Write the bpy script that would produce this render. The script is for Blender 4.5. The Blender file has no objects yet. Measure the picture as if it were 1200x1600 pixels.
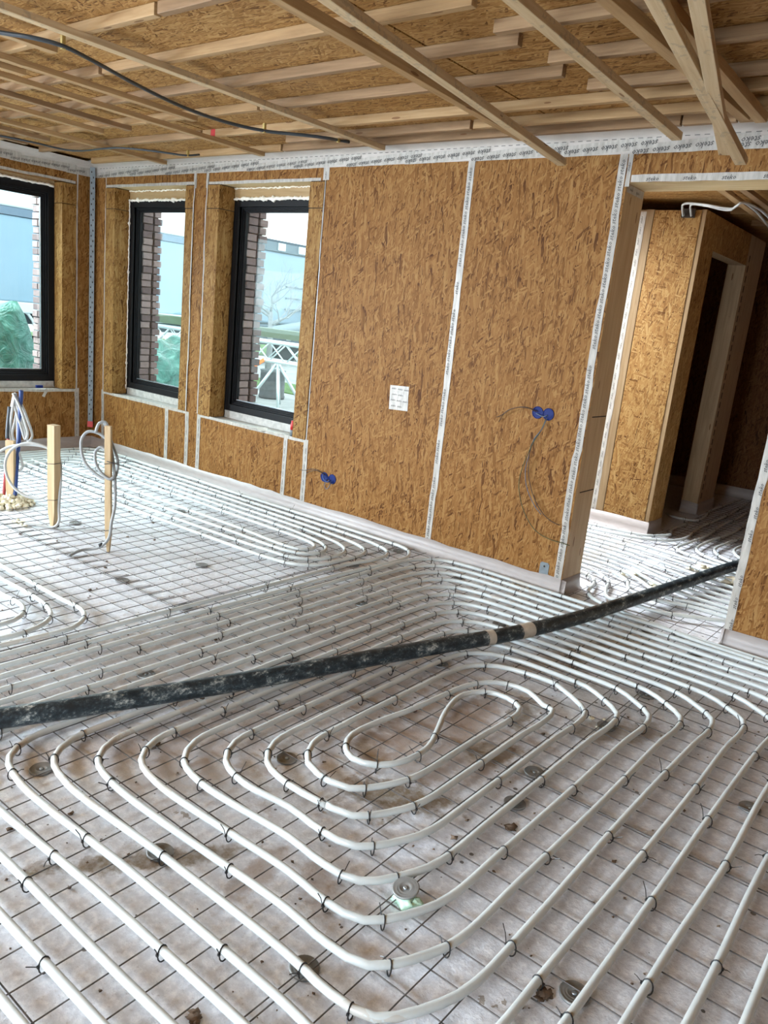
import bpy, bmesh, math, random
from mathutils import Vector, Matrix

random.seed(7)
S = bpy.context.scene
COL = S.collection
PI = math.pi

# ------------------------------------------------------------------ camera
F_PX, YAW, PITCH, ROLL, CAM_H = 1221.0, 0.653011, 0.2425535, -0.10335, 1.49
fw = Vector((-math.sin(YAW) * math.cos(PITCH), math.cos(YAW) * math.cos(PITCH), -math.sin(PITCH)))
rt = Vector((math.cos(YAW), math.sin(YAW), 0))
dn = fw.cross(rt)
r2 = rt * math.cos(ROLL) + dn * math.sin(ROLL)
d2 = dn * math.cos(ROLL) - rt * math.sin(ROLL)
cam_data = bpy.data.cameras.new('camera')
cam = bpy.data.objects.new('camera', cam_data)
COL.objects.link(cam)
M = Matrix((r2, -d2, -fw)).transposed().to_4x4()
M.translation = Vector((0, 0, CAM_H))
cam.matrix_world = M
cam_data.sensor_fit = 'VERTICAL'
cam_data.sensor_height = 36.0
cam_data.lens = F_PX / 1600 * 36.0
cam_data.clip_start = 0.05
S.camera = cam
CAMP = Vector((0, 0, CAM_H))


def in_view(p, m=60):
    d = Vector(p) - CAMP
    z = d.dot(fw)
    if z < .1:
        return False
    x = 600 + F_PX * d.dot(r2) / z
    y = 800 + F_PX * d.dot(d2) / z
    return -m < x < 1200 + m and -m < y < 1600 + m


# ------------------------------------------------------------------ view + light
S.view_settings.view_transform = 'Standard'
S.view_settings.look = 'None'
S.view_settings.gamma = 1
S.view_settings.use_curve_mapping = False
S.view_settings.exposure = 1.64
S.cycles.max_bounces = 9
S.cycles.diffuse_bounces = 6
S.cycles.glossy_bounces = 4
S.cycles.transparent_max_bounces = 12
S.cycles.use_denoising = True
S.cycles.sample_clamp_indirect = 8

world = bpy.data.worlds.new('overcast_sky')
S.world = world
world.use_nodes = True
wn = world.node_tree
bg = wn.nodes['Background']
wtc = wn.nodes.new('ShaderNodeTexCoord')
wno = wn.nodes.new('ShaderNodeTexNoise')
wno.inputs['Scale'].default_value = 2.2
wno.inputs['Detail'].default_value = 5
wcr = wn.nodes.new('ShaderNodeValToRGB')
wcr.color_ramp.elements[0].position = .35
wcr.color_ramp.elements[0].color = (.70, .85, 1.0, 1)
wcr.color_ramp.elements[1].position = .7
wcr.color_ramp.elements[1].color = (.92, .97, 1.0, 1)
wn.links.new(wtc.outputs['Generated'], wno.inputs['Vector'])
wn.links.new(wno.outputs['Fac'], wcr.inputs['Fac'])
wn.links.new(wcr.outputs['Color'], bg.inputs['Color'])
bg.inputs['Strength'].default_value = 1.6


def area_light(name, loc, direction, sx, sy, power, color=(.92, .96, 1)):
    l = bpy.data.lights.new(name, 'AREA')
    l.shape = 'RECTANGLE'
    l.size, l.size_y = sx, sy
    l.energy = power
    l.color = color
    o = bpy.data.objects.new(name, l)
    COL.objects.link(o)
    o.location = loc
    o.rotation_euler = Vector(direction).to_track_quat('-Z', 'Z').to_euler()
    return o


# area lamps added outside the shell's openings to strengthen the daylight
area_light('fill_lamp_behind_camera', (-1.6, -3.9, 2.4), (0, 1, -.5), 4.0, 2.2, 345, (.77, .89, 1))  # added fill for the near floor, unseen behind the camera
area_light('fill_lamp_left_side', (-7.7, -1.6, 2.3), (1, 0, -.4), 3.0, 2.2, 500, (.77, .89, 1))  # added fill from an unseen opening on the left
area_light('daylight_left_window', (-8.7, 2.75, 3.5), (1, 0, -.9), 2.4, 1.8, 190, (.84, .93, 1))
area_light('daylight_entrance', (-3.9, 5.35, 2.2), (1, -.02, -.8), 1.3, 1.3, 90, (.88, .95, 1))

# ------------------------------------------------------------------ node helpers


def new_mat(name):
    m = bpy.data.materials.new(name)
    m.use_nodes = True
    nt = m.node_tree
    return m, nt, nt.nodes['Principled BSDF']


def N(nt, typ, **kw):
    n = nt.nodes.new('ShaderNode' + typ)
    for k, v in kw.items():
        if k in n.inputs.keys() if hasattr(n.inputs, 'keys') else False:
            n.inputs[k].default_value = v
        else:
            setattr(n, k, v)
    return n


def ramp(nt, fac, stops):
    r = nt.nodes.new('ShaderNodeValToRGB')
    e = r.color_ramp.elements
    e[0].position, e[0].color = stops[0][0], (*stops[0][1], 1)
    e[1].position, e[1].color = stops[-1][0], (*stops[-1][1], 1)
    for p, c in stops[1:-1]:
        x = e.new(p)
        x.color = (*c, 1)
    nt.links.new(fac, r.inputs['Fac'])
    return r.outputs['Color']


def math_n(nt, op, a, b=None, clamp=False):
    n = nt.nodes.new('ShaderNodeMath')
    n.operation = op
    n.use_clamp = clamp
    for i, v in enumerate((a, b)):
        if v is None:
            continue
        if isinstance(v, (int, float)):
            n.inputs[i].default_value = v
        else:
            nt.links.new(v, n.inputs[i])
    return n.outputs[0]


def mix_c(nt, fac, a, b):
    n = nt.nodes.new('ShaderNodeMix')
    n.data_type = 'RGBA'
    for s, v in ((0, fac), (6, a), (7, b)):
        if isinstance(v, (int, float)):
            n.inputs[s].default_value = v
        elif isinstance(v, tuple):
            n.inputs[s].default_value = (*v, 1)
        else:
            nt.links.new(v, n.inputs[s])
    return n.outputs[2]


def mix_f(nt, fac, a, b):
    n = nt.nodes.new('ShaderNodeMix')
    n.data_type = 'FLOAT'
    for s, v in ((0, fac), (2, a), (3, b)):
        if isinstance(v, (int, float)):
            n.inputs[s].default_value = v
        else:
            nt.links.new(v, n.inputs[s])
    return n.outputs[0]


def coords(nt, plane=None, scale=(1, 1, 1), rot=0.0, src=None):
    if src is None:
        tc = nt.nodes.new('ShaderNodeTexCoord')
        src = tc.outputs['Object']
    if plane and plane != 'XY':
        sp = nt.nodes.new('ShaderNodeSeparateXYZ')
        nt.links.new(src, sp.inputs[0])
        cb = nt.nodes.new('ShaderNodeCombineXYZ')
        for i, a in enumerate(plane):
            nt.links.new(sp.outputs['XYZ'.index(a)], cb.inputs[i])
        src = cb.outputs[0]
    if rot:
        m1 = nt.nodes.new('ShaderNodeMapping')
        m1.inputs['Rotation'].default_value = (0, 0, rot)
        nt.links.new(src, m1.inputs['Vector'])
        src = m1.outputs[0]
    m2 = nt.nodes.new('ShaderNodeMapping')
    m2.inputs['Scale'].default_value = scale
    nt.links.new(src, m2.inputs['Vector'])
    return m2.outputs[0]


def noise(nt, vec, scale, detail=3, rough=.5, dist=0.0):
    n = nt.nodes.new('ShaderNodeTexNoise')
    n.inputs['Scale'].default_value = scale
    n.inputs['Detail'].default_value = detail
    n.inputs['Roughness'].default_value = rough
    n.inputs['Distortion'].default_value = dist
    nt.links.new(vec, n.inputs['Vector'])
    return n.outputs['Fac']


def bump(nt, bsdf, h, strength=.3, dist=.002):
    b = nt.nodes.new('ShaderNodeBump')
    b.inputs['Strength'].default_value = strength
    b.inputs['Distance'].default_value = dist
    nt.links.new(h, b.inputs['Height'])
    nt.links.new(b.outputs[0], bsdf.inputs['Normal'])


def plain(name, col, rough=.5, metal=0.0, var=0.0, vscale=8, spec=.5):
    m, nt, b = new_mat(name)
    b.inputs['Roughness'].default_value = rough
    b.inputs['Metallic'].default_value = metal
    b.inputs['Specular IOR Level'].default_value = spec
    if var:
        f = noise(nt, coords(nt), vscale, 4)
        d = tuple(c * (1 - var) for c in col)
        l = tuple(min(1, c * (1 + var)) for c in col)
        nt.links.new(ramp(nt, f, [(.3, d), (.7, l)]), b.inputs['Base Color'])
    else:
        b.inputs['Base Color'].default_value = (*col, 1)
    return m


def osb(name, plane, along=1, tint=(1, 1, 1), dark=1.0, spread=1.0):
    """oriented strand board: overlapping layers of long flakes, each with a tone of its own"""
    m, nt, b = new_mat(name)
    b.inputs['Roughness'].default_value = .55
    b.inputs['Specular IOR Level'].default_value = .12
    base = coords(nt, plane)
    # bend the flakes a little
    nn = nt.nodes.new('ShaderNodeTexNoise')
    nn.inputs['Scale'].default_value = 7
    nn.inputs['Detail'].default_value = 2
    nt.links.new(base, nn.inputs['Vector'])
    vm = nt.nodes.new('ShaderNodeVectorMath')
    vm.operation = 'MULTIPLY_ADD'
    nt.links.new(nn.outputs['Color'], vm.inputs[0])
    vm.inputs[1].default_value = (.035, .035, 0)
    nt.links.new(base, vm.inputs[2])
    warped = vm.outputs[0]
    t = None
    hgt = None
    layers = [(0.10, .017, .090, 0), (-.24, .013, .078, .40), (.38, .012, .085, .48), (-.65, .011, .055, .60),
              (.03, .0075, .10, .52), (.95, .010, .05, .74), (-.12, .016, .11, .80), (.2, .0055, .036, .80)]
    for i, (ang, wd, ln, thr) in enumerate(layers):
        a = ang * spread
        sc = (1 / wd, 1 / ln, 1)
        rot = a if along == 1 else a + PI / 2
        sh = nt.nodes.new('ShaderNodeVectorMath')
        sh.operation = 'ADD'
        sh.inputs[1].default_value = (i * 3.17, i * 1.71, 0)
        nt.links.new(warped, sh.inputs[0])
        v = nt.nodes.new('ShaderNodeTexVoronoi')
        v.voronoi_dimensions = '2D'
        v.distance = 'CHEBYCHEV'
        v.inputs['Scale'].default_value = 1
        v.inputs['Randomness'].default_value = .95
        nt.links.new(coords(nt, None, sc, rot, sh.outputs[0]), v.inputs['Vector'])
        sp = nt.nodes.new('ShaderNodeSeparateColor')
        nt.links.new(v.outputs['Color'], sp.inputs[0])
        edge = math_n(nt, 'MULTIPLY', math_n(nt, 'POWER', v.outputs['Distance'], 3), .5)
        tone = math_n(nt, 'SUBTRACT', sp.outputs[1], edge)
        if t is None:
            t = tone
        else:
            mask = math_n(nt, 'GREATER_THAN', sp.outputs[0], thr)
            t = mix_f(nt, mask, t, tone)
    fine = noise(nt, coords(nt, None, (1 / .004, 1 / .05, 1) if along == 1 else (1 / .05, 1 / .004, 1), 0, warped), 1, 3)
    t2 = math_n(nt, 'ADD', math_n(nt, 'MULTIPLY', t, .72), math_n(nt, 'MULTIPLY', fine, .28))
    big = noise(nt, base, 1.3, 2)
    t3 = math_n(nt, 'ADD', t2, math_n(nt, 'MULTIPLY', math_n(nt, 'SUBTRACT', big, .5), .18))
    t3 = math_n(nt, 'ADD', math_n(nt, 'MULTIPLY', math_n(nt, 'SUBTRACT', t3, .48), 1.28), .48)
    k = dark

    def c(r, g, bb):
        return (r * k * tint[0], g * k * tint[1], bb * k * tint[2])
    col = ramp(nt, t3, [(0.0, c(.15, .065, .02)), (.11, c(.30, .155, .05)), (.30, c(.41, .23, .085)),
                        (.55, c(.48, .285, .118)), (.8, c(.56, .36, .165)), (1.0, c(.64, .44, .225))])
    nt.links.new(col, b.inputs['Base Color'])
    bump(nt, b, t3, .25, .002)
    return m


def wood(name, axis='X', lo=(.40, .26, .14), mid=(.58, .41, .24), hi=(.72, .56, .36), knots=True, spots=False):
    m, nt, b = new_mat(name)
    b.inputs['Roughness'].default_value = .6
    b.inputs['Specular IOR Level'].default_value = .25
    sc = {'X': (1.2, 16, 16), 'Y': (16, 1.2, 16), 'Z': (16, 16, 1.2)}[axis]
    oi = nt.nodes.new('ShaderNodeObjectInfo')
    tc = nt.nodes.new('ShaderNodeTexCoord')
    va = nt.nodes.new('ShaderNodeVectorMath')
    va.operation = 'ADD'
    nt.links.new(tc.outputs['Object'], va.inputs[0])
    cb = nt.nodes.new('ShaderNodeCombineXYZ')
    r40 = math_n(nt, 'MULTIPLY', oi.outputs['Random'], 40)
    nt.links.new(r40, cb.inputs[0])
    nt.links.new(r40, cb.inputs[1])
    nt.links.new(r40, cb.inputs[2])
    nt.links.new(cb.outputs[0], va.inputs[1])
    src = va.outputs[0]
    g = noise(nt, coords(nt, None, sc, 0, src), 2.2, 5, .6, .6)
    f2 = noise(nt, coords(nt, None, tuple(s * 5 if s > 2 else s for s in sc), 0, src), 1.5, 2)
    t = math_n(nt, 'ADD', math_n(nt, 'MULTIPLY', g, .75), math_n(nt, 'MULTIPLY', f2, .25))
    t = math_n(nt, 'ADD', t, math_n(nt, 'MULTIPLY', math_n(nt, 'SUBTRACT', oi.outputs['Random'], .5), .14))
    col = ramp(nt, t, [(.25, lo), (.5, mid), (.75, hi)])
    if knots:
        v = nt.nodes.new('ShaderNodeTexVoronoi')
        v.inputs['Scale'].default_value = 1
        kc = {'X': (2.6, 13, 13), 'Y': (13, 2.6, 13), 'Z': (13, 13, 2.6)}[axis]
        nt.links.new(coords(nt, None, kc, 0, src), v.inputs['Vector'])
        kf = math_n(nt, 'LESS_THAN', v.outputs['Distance'], .085)
        col = mix_c(nt, math_n(nt, 'MULTIPLY', kf, .8), col, (.16, .07, .025))
    if spots:
        sp = noise(nt, coords(nt, None, (1, 1, 1), 0, src), 45, 4, .7)
        big = noise(nt, coords(nt, None, (1, 1, 1), 0, src), 5, 2)
        sf = math_n(nt, 'MULTIPLY', math_n(nt, 'GREATER_THAN', sp, .55), math_n(nt, 'GREATER_THAN', big, .5))
        col = mix_c(nt, math_n(nt, 'MULTIPLY', sf, .4), col, (.22, .20, .15))
    nt.links.new(col, b.inputs['Base Color'])
    bump(nt, b, g, .15, .001)
    return m


# ------------------------------------------------------------------ materials
MAT = {}
MAT['osb_wall'] = osb('osb_wall', 'XZ', 1, dark=.47, tint=(1.06, .84, .58))
MAT['osb_side'] = osb('osb_side', 'YZ', 1, dark=.47, tint=(1.06, .84, .57))
MAT['osb_box'] = osb('osb_box', 'XZ', 1, dark=.52, tint=(1.02, .90, .66))
MAT['osb_boxside'] = osb('osb_boxside', 'YZ', 1, dark=.54, tint=(1.02, .90, .64))
MAT['osb_ceiling'] = osb('osb_ceiling', 'XY', 0, dark=.74, tint=(1.0, .90, .72))
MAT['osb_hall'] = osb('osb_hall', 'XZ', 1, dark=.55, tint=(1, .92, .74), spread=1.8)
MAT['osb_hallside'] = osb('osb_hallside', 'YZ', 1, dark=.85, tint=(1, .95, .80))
MAT['osb_dark'] = osb('osb_dark', 'YZ', 1, dark=.30, tint=(1, .66, .45))  # board colour darkened to stand for the shade of the unlit hall
MAT['osb_shaded_x'] = osb('osb_shaded_x', 'XZ', 1, dark=.30, tint=(1, .66, .45))  # same hall shade in the colour, for boards facing along y
MAT['batten'] = wood('batten', 'X', (.25, .145, .065), (.36, .225, .105), (.47, .32, .165))
MAT['batten_old'] = wood('batten_old', 'X', (.17, .10, .048), (.27, .165, .085), (.38, .25, .135))
MAT['batten_pale'] = wood('batten_pale', 'X', (.36, .25, .13), (.48, .35, .20), (.58, .45, .28), spots=True)
MAT['jamb'] = wood('jamb', 'Z', (.36, .25, .14), (.47, .34, .20), (.56, .42, .26))
MAT['pine_x'] = wood('pine_x', 'X', (.44, .31, .15), (.56, .42, .22), (.66, .52, .31), knots=False)
MAT['post_wood'] = wood('post_wood', 'Z', (.20, .125, .06), (.26, .175, .09), (.33, .235, .13), knots=False)
MAT['head_wood'] = wood('head_wood', 'X', (.30, .19, .09), (.38, .26, .13), (.46, .33, .18), knots=False)
MAT['stake'] = wood('stake', 'Z', (.36, .25, .13), (.48, .35, .20), (.58, .45, .28), knots=False)
MAT['gap'] = plain('gap', (.025, .016, .01), .9)
MAT['black'] = plain('frame_black', (.008, .008, .009), .5, spec=.2)
MAT['black_glossy'] = plain('tie_black', (.012, .012, .013), .4)
MAT['wire'] = plain('wire_steel', (.13, .12, .115), .55, .25, .35, 30)
MAT['steel'] = plain('steel', (.42, .47, .50), .38, .8, .15, 12)
MAT['steel_dull'] = plain('steel_dull', (.17, .20, .215), .5, .1, .15, 40)
MAT['washer'] = plain('washer_grey', (.25, .25, .24), .45, .25, .15, 40)
MAT['bluecup'] = plain('blue_plastic', (.006, .018, .12), .5, spec=.2)
MAT['blue_in'] = plain('blue_plastic_inner', (.006, .012, .08), .5)
MAT['red'] = plain('red', (.55, .03, .03), .4)
MAT['wirebrown'] = plain('wire_brown', (.045, .022, .012), .5)
MAT['wiregreen'] = plain('wire_green', (.05, .055, .012), .5)
MAT['wireblue'] = plain('wire_greyblue', (.08, .11, .16), .5)
MAT['cond'] = plain('conduit_grey', (.26, .27, .27), .42, 0, .08, 30)
MAT['cond_pale'] = plain('conduit_pale', (.40, .41, .40), .4, 0, .06, 30)
MAT['bluepipe'] = plain('pipe_blue', (.02, .055, .20), .45)
MAT['darkred'] = plain('pipe_red', (.30, .02, .02), .45)
MAT['text'] = plain('print_grey', (.09, .085, .08), .6)
MAT['textdk'] = plain('print_dark', (.05, .05, .05), .6)
MAT['sealgrey'] = plain('sill_grey', (.48, .47, .44), .7, 0, .2, 25)
MAT['foam'] = plain('foam_cream', (.78, .72, .55), .8, 0, .15, 30)
MAT['foamwhite'] = plain('foam_white', (.86, .82, .72), .8, 0, .1, 30)
MAT['foamgreen'] = plain('foam_green', (.58, .84, .66), .7, 0, .12, 30)
MAT['cable'] = plain('cable_dark', (.045, .055, .065), .42)
MAT['clip'] = plain('clip_brass', (.45, .34, .12), .4, .6)
MAT['grit'] = plain('screed_crumbs', (.16, .11, .075), .9, 0, .4, 60)
MAT['orange'] = plain('orange_strap', (.9, .22, .03), .6)


def m_tape():
    m, nt, b = new_mat('white_tape')
    f = noise(nt, coords(nt), 60, 4)
    f2 = noise(nt, coords(nt, None, (14, 14, 3)), 4, 3)
    nt.links.new(ramp(nt, f2, [(.3, (.34, .315, .275)), (.7, (.51, .48, .43))]), b.inputs['Base Color'])
    b.inputs['Roughness'].default_value = .38
    bump(nt, b, f, .5, .002)
    return m


MAT['tape'] = m_tape()


def m_translucent(name, col, alpha, rough=.4):
    m, nt, b = new_mat(name)
    f = noise(nt, coords(nt, None, (3, 3, 12)), 4, 4)
    nt.links.new(ramp(nt, f, [(.3, tuple(c * .86 for c in col)), (.7, col)]), b.inputs['Base Color'])
    b.inputs['Roughness'].default_value = rough
    b.inputs['Alpha'].default_value = alpha
    bump(nt, b, f, .3, .004)
    return m


MAT['skirt'] = m_translucent('milky_membrane', (.48, .43, .405), .82)
MAT['membrane'] = m_translucent('pale_membrane', (.50, .45, .40), 1.0, .35)


def m_pipe():
    m, nt, b = new_mat('heating_pipe_white')
    f = noise(nt, coords(nt), 5, 5, .65)
    d = noise(nt, coords(nt), 1.1, 3)
    c = ramp(nt, f, [(.3, (.50, .53, .52)), (.6, (.61, .65, .64))])
    dm = math_n(nt, 'MULTIPLY', math_n(nt, 'GREATER_THAN', d, .60), math_n(nt, 'GREATER_THAN', f, .52))
    nt.links.new(mix_c(nt, math_n(nt, 'MULTIPLY', dm, .5), c, (.48, .42, .35)), b.inputs['Base Color'])
    b.inputs['Roughness'].default_value = .32
    b.inputs['Subsurface Weight'].default_value = .15
    b.inputs['Subsurface Radius'].default_value = (.01, .01, .01)
    b.inputs['Coat Weight'].default_value = .3
    b.inputs['Coat Roughness'].default_value = .2
    return m


MAT['pipe'] = m_pipe()


MUD, DUST = (.24, .185, .125), (.40, .32, .27)
STAINS = [(-1.36, 2.32, .34, .50, .1, .75, DUST), (-1.24, 1.86, .20, .13, .6, 1.0, MUD), (-1.55, 1.10, .34, .045, .95, 1.0, MUD),
          (-1.32, 3.33, .20, .06, 2.3, .95, MUD), (-1.30, 3.60, .16, .05, 2.0, .8, MUD), (-1.18, 2.34, .16, .09, .9, .9, MUD),
          (-.92, 2.86, .22, .10, .8, .8, MUD), (-2.85, 3.62, .45, .22, .2, .7, DUST), (-1.25, 2.68, .16, .07, 1.8, .9, MUD),
          (-2.2, 2.4, .9, 1.0, .3, .55, DUST), (-1.30, 1.30, .05, .16, .3, .8, DUST), (-1.15, 1.38, .06, .14, .9, .8, DUST), (-1.85, 1.5, .3, .3, .2, .5, DUST)]


def m_floor():
    m, nt, b = new_mat('insulation_foil')
    base = coords(nt)
    n1 = noise(nt, base, 1.15, 5, .6)
    n2 = noise(nt, base, 9, 6, .68)
    n3 = noise(nt, base, 38, 5, .7)
    n4 = noise(nt, base, 130, 4, .7)
    c = ramp(nt, n2, [(.25, (.76, .785, .84)), (.5, (.84, .865, .925)), (.75, (.88, .905, .96))])
    c = mix_c(nt, math_n(nt, 'MULTIPLY', math_n(nt, 'SUBTRACT', n3, .40, True), 3.2, True), (.65, .66, .70), c)
    c = mix_c(nt, math_n(nt, 'MULTIPLY', math_n(nt, 'SUBTRACT', n4, .57, True), 3.6, True), c, (.36, .345, .34))
    # glints on the foil crinkles, painted into the colour as pale spots
    cr = math_n(nt, 'MULTIPLY', math_n(nt, 'SUBTRACT', n3, .50, True), 5.5, True)
    c = mix_c(nt, math_n(nt, 'MULTIPLY', cr, .6), c, (.90, .90, .91))
    # trampled screed dust (brown haze in wandering patches)
    dust = math_n(nt, 'MULTIPLY', math_n(nt, 'SUBTRACT', n1, .53, True), 6.0, True)
    dm = math_n(nt, 'MULTIPLY', dust, math_n(nt, 'ADD', math_n(nt, 'MULTIPLY', n2, .9), .1))
    c = mix_c(nt, math_n(nt, 'MULTIPLY', dm, .5), c, (.45, .40, .375))
    # trampled brown stains, each with a place of its own
    sx = nt.nodes.new('ShaderNodeSeparateXYZ')
    nt.links.new(base, sx.inputs[0])
    for (cx, cy, rx, ry, ang, op, colr) in STAINS:
        ca, sa = math.cos(ang), math.sin(ang)
        dx = math_n(nt, 'SUBTRACT', sx.outputs[0], cx)
        dy = math_n(nt, 'SUBTRACT', sx.outputs[1], cy)
        u = math_n(nt, 'ADD', math_n(nt, 'MULTIPLY', dx, ca / rx), math_n(nt, 'MULTIPLY', dy, sa / rx))
        w = math_n(nt, 'ADD', math_n(nt, 'MULTIPLY', dx, -sa / ry), math_n(nt, 'MULTIPLY', dy, ca / ry))
        d = math_n(nt, 'SQRT', math_n(nt, 'ADD', math_n(nt, 'MULTIPLY', u, u), math_n(nt, 'MULTIPLY', w, w)))
        k = math_n(nt, 'SUBTRACT', math_n(nt, 'ADD', 1.0, math_n(nt, 'MULTIPLY', math_n(nt, 'SUBTRACT', n2, .5), 3.0)), d)
        k = math_n(nt, 'MULTIPLY', k, 2.2, True)
        k = math_n(nt, 'MULTIPLY', k, math_n(nt, 'MULTIPLY', n3, op * 1.7), True)
        c = mix_c(nt, k, c, colr)
    # muddier splashes
    mud = math_n(nt, 'MULTIPLY', math_n(nt, 'GREATER_THAN', noise(nt, base, 2.6, 6, .72), .665), math_n(nt, 'GREATER_THAN', n3, .40))
    c = mix_c(nt, math_n(nt, 'MULTIPLY', mud, .7), c, (.25, .19, .125))
    # specks
    v = nt.nodes.new('ShaderNodeTexVoronoi')
    v.voronoi_dimensions = '2D'
    v.inputs['Scale'].default_value = 13
    nt.links.new(base, v.inputs['Vector'])
    sp = nt.nodes.new('ShaderNodeSeparateColor')
    nt.links.new(v.outputs['Color'], sp.inputs[0])
    rad = math_n(nt, 'MULTIPLY', math_n(nt, 'POWER', sp.outputs[0], 7), .13)
    speck = math_n(nt, 'LESS_THAN', math_n(nt, 'ADD', v.outputs['Distance'], math_n(nt, 'MULTIPLY', n4, .05)), rad)
    c = mix_c(nt, math_n(nt, 'MULTIPLY', speck, .85), c, (.07, .055, .04))
    nt.links.new(c, b.inputs['Base Color'])
    nt.links.new(mix_f(nt, dm, .28, .55), b.inputs['Roughness'])
    b.inputs['Specular IOR Level'].default_value = .55
    h = math_n(nt, 'ADD', math_n(nt, 'MULTIPLY', n2, .6), math_n(nt, 'ADD', math_n(nt, 'MULTIPLY', n3, .3), math_n(nt, 'MULTIPLY', n4, .1)))
    bump(nt, b, h, .6, .010)
    return m


MAT['floor'] = m_floor()


def m_hose():
    m, nt, b = new_mat('hose_rubber')
    f = noise(nt, coords(nt, None, (1, .45, 1)), 26, 6, .75)
    f2 = noise(nt, coords(nt), 90, 4, .75)
    t = math_n(nt, 'ADD', math_n(nt, 'MULTIPLY', f, .7), math_n(nt, 'MULTIPLY', f2, .3))
    nt.links.new(ramp(nt, t, [(.44, (.007, .013, .017)), (.52, (.025, .038, .046)), (.57, (.12, .14, .14)), (.65, (.50, .50, .46))]), b.inputs['Base Color'])
    b.inputs['Roughness'].default_value = .42
    bump(nt, b, t, .3, .003)
    return m


MAT['hose'] = m_hose()


def m_brick():
    m, nt, b = new_mat('brick_purple')
    oi = nt.nodes.new('ShaderNodeAttribute')
    oi.attribute_name = 'tone'
    f = noise(nt, coords(nt), 30, 5, .7)
    t = math_n(nt, 'ADD', math_n(nt, 'MULTIPLY', oi.outputs['Fac'], .6), math_n(nt, 'MULTIPLY', f, .4))
    nt.links.new(ramp(nt, t, [(.2, (.13, .085, .085)), (.5, (.22, .15, .145)), (.8, (.33, .235, .22))]), b.inputs['Base Color'])
    b.inputs['Roughness'].default_value = .9
    bump(nt, b, f, .6, .01)
    return m


MAT['brick'] = m_brick()
MAT['mortar'] = plain('mortar', (.20, .16, .15), .95, 0, .2, 30)


def m_glass():
    m = bpy.data.materials.new('window_glass')
    m.use_nodes = True
    nt = m.node_tree
    nt.nodes.remove(nt.nodes['Principled BSDF'])
    out = nt.nodes['Material Output']
    tr = nt.nodes.new('ShaderNodeBsdfTransparent')
    tr.inputs['Color'].default_value = (.90, .97, .95, 1)
    gl = nt.nodes.new('ShaderNodeBsdfGlossy')
    gl.inputs['Roughness'].default_value = .01
    ge = nt.nodes.new('ShaderNodeNewGeometry')
    dt = nt.nodes.new('ShaderNodeVectorMath')
    dt.operation = 'DOT_PRODUCT'
    nt.links.new(ge.outputs['Normal'], dt.inputs[0])
    nt.links.new(ge.outputs['Incoming'], dt.inputs[1])
    c = math_n(nt, 'ABSOLUTE', dt.outputs['Value'])
    fz = math_n(nt, 'ADD', math_n(nt, 'MULTIPLY', math_n(nt, 'POWER', math_n(nt, 'SUBTRACT', 1.0, c, True), 5), .95), .045)
    mx = nt.nodes.new('ShaderNodeMixShader')
    nt.links.new(fz, mx.inputs[0])
    nt.links.new(tr.outputs[0], mx.inputs[1])
    nt.links.new(gl.outputs[0], mx.inputs[2])
    nt.links.new(mx.outputs[0], out.inputs['Surface'])
    return m


MAT['glass'] = m_glass()


def m_tarp():
    m, nt, b = new_mat('green_tarp')
    f = noise(nt, coords(nt), 5, 5, .6, 1.5)
    nt.links.new(ramp(nt, f, [(.3, (.008, .055, .038)), (.55, (.025, .125, .09)), (.75, (.12, .27, .215))]), b.inputs['Base Color'])
    b.inputs['Roughness'].default_value = .32
    bump(nt, b, f, .8, .06)
    return m


MAT['tarp'] = m_tarp()
MAT['grass'] = plain('grass', (.07, .13, .03), .9, 0, .35, 6)
MAT['pave'] = plain('paving_grey', (.30, .29, .275), .9, 0, .15, 3)
MAT['trailer'] = plain('trailer_blue', (.20, .29, .36), .35, 0, .05, 1)
MAT['trailer_w'] = plain('trailer_white', (.50, .55, .57), .4)
MAT['trailer_d'] = plain('trailer_band', (.10, .14, .19), .4)
MAT['rubber'] = plain('tyre', (.03, .03, .03), .8)
MAT['truckgrey'] = plain('truck_grey', (.17, .23, .28), .4, 0, .15, 1)
MAT['truckdark'] = plain('truck_dark', (.05, .065, .08), .45)
MAT['alu'] = plain('aluminium', (.62, .68, .68), .35, .6)
MAT['concrete'] = plain('concrete_grey', (.12, .12, .12), .85, 0, .15, 10)
MAT['render_wht'] = plain('render_white', (.82, .80, .74), .8)
MAT['bark'] = plain('bark', (.22, .22, .22), .9, 0, .2, 10)
MAT['plank'] = plain('plank_fresh', (.75, .55, .38), .7)
MAT['planktop'] = plain('plank_green', (.085, .105, .055), .7)


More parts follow.
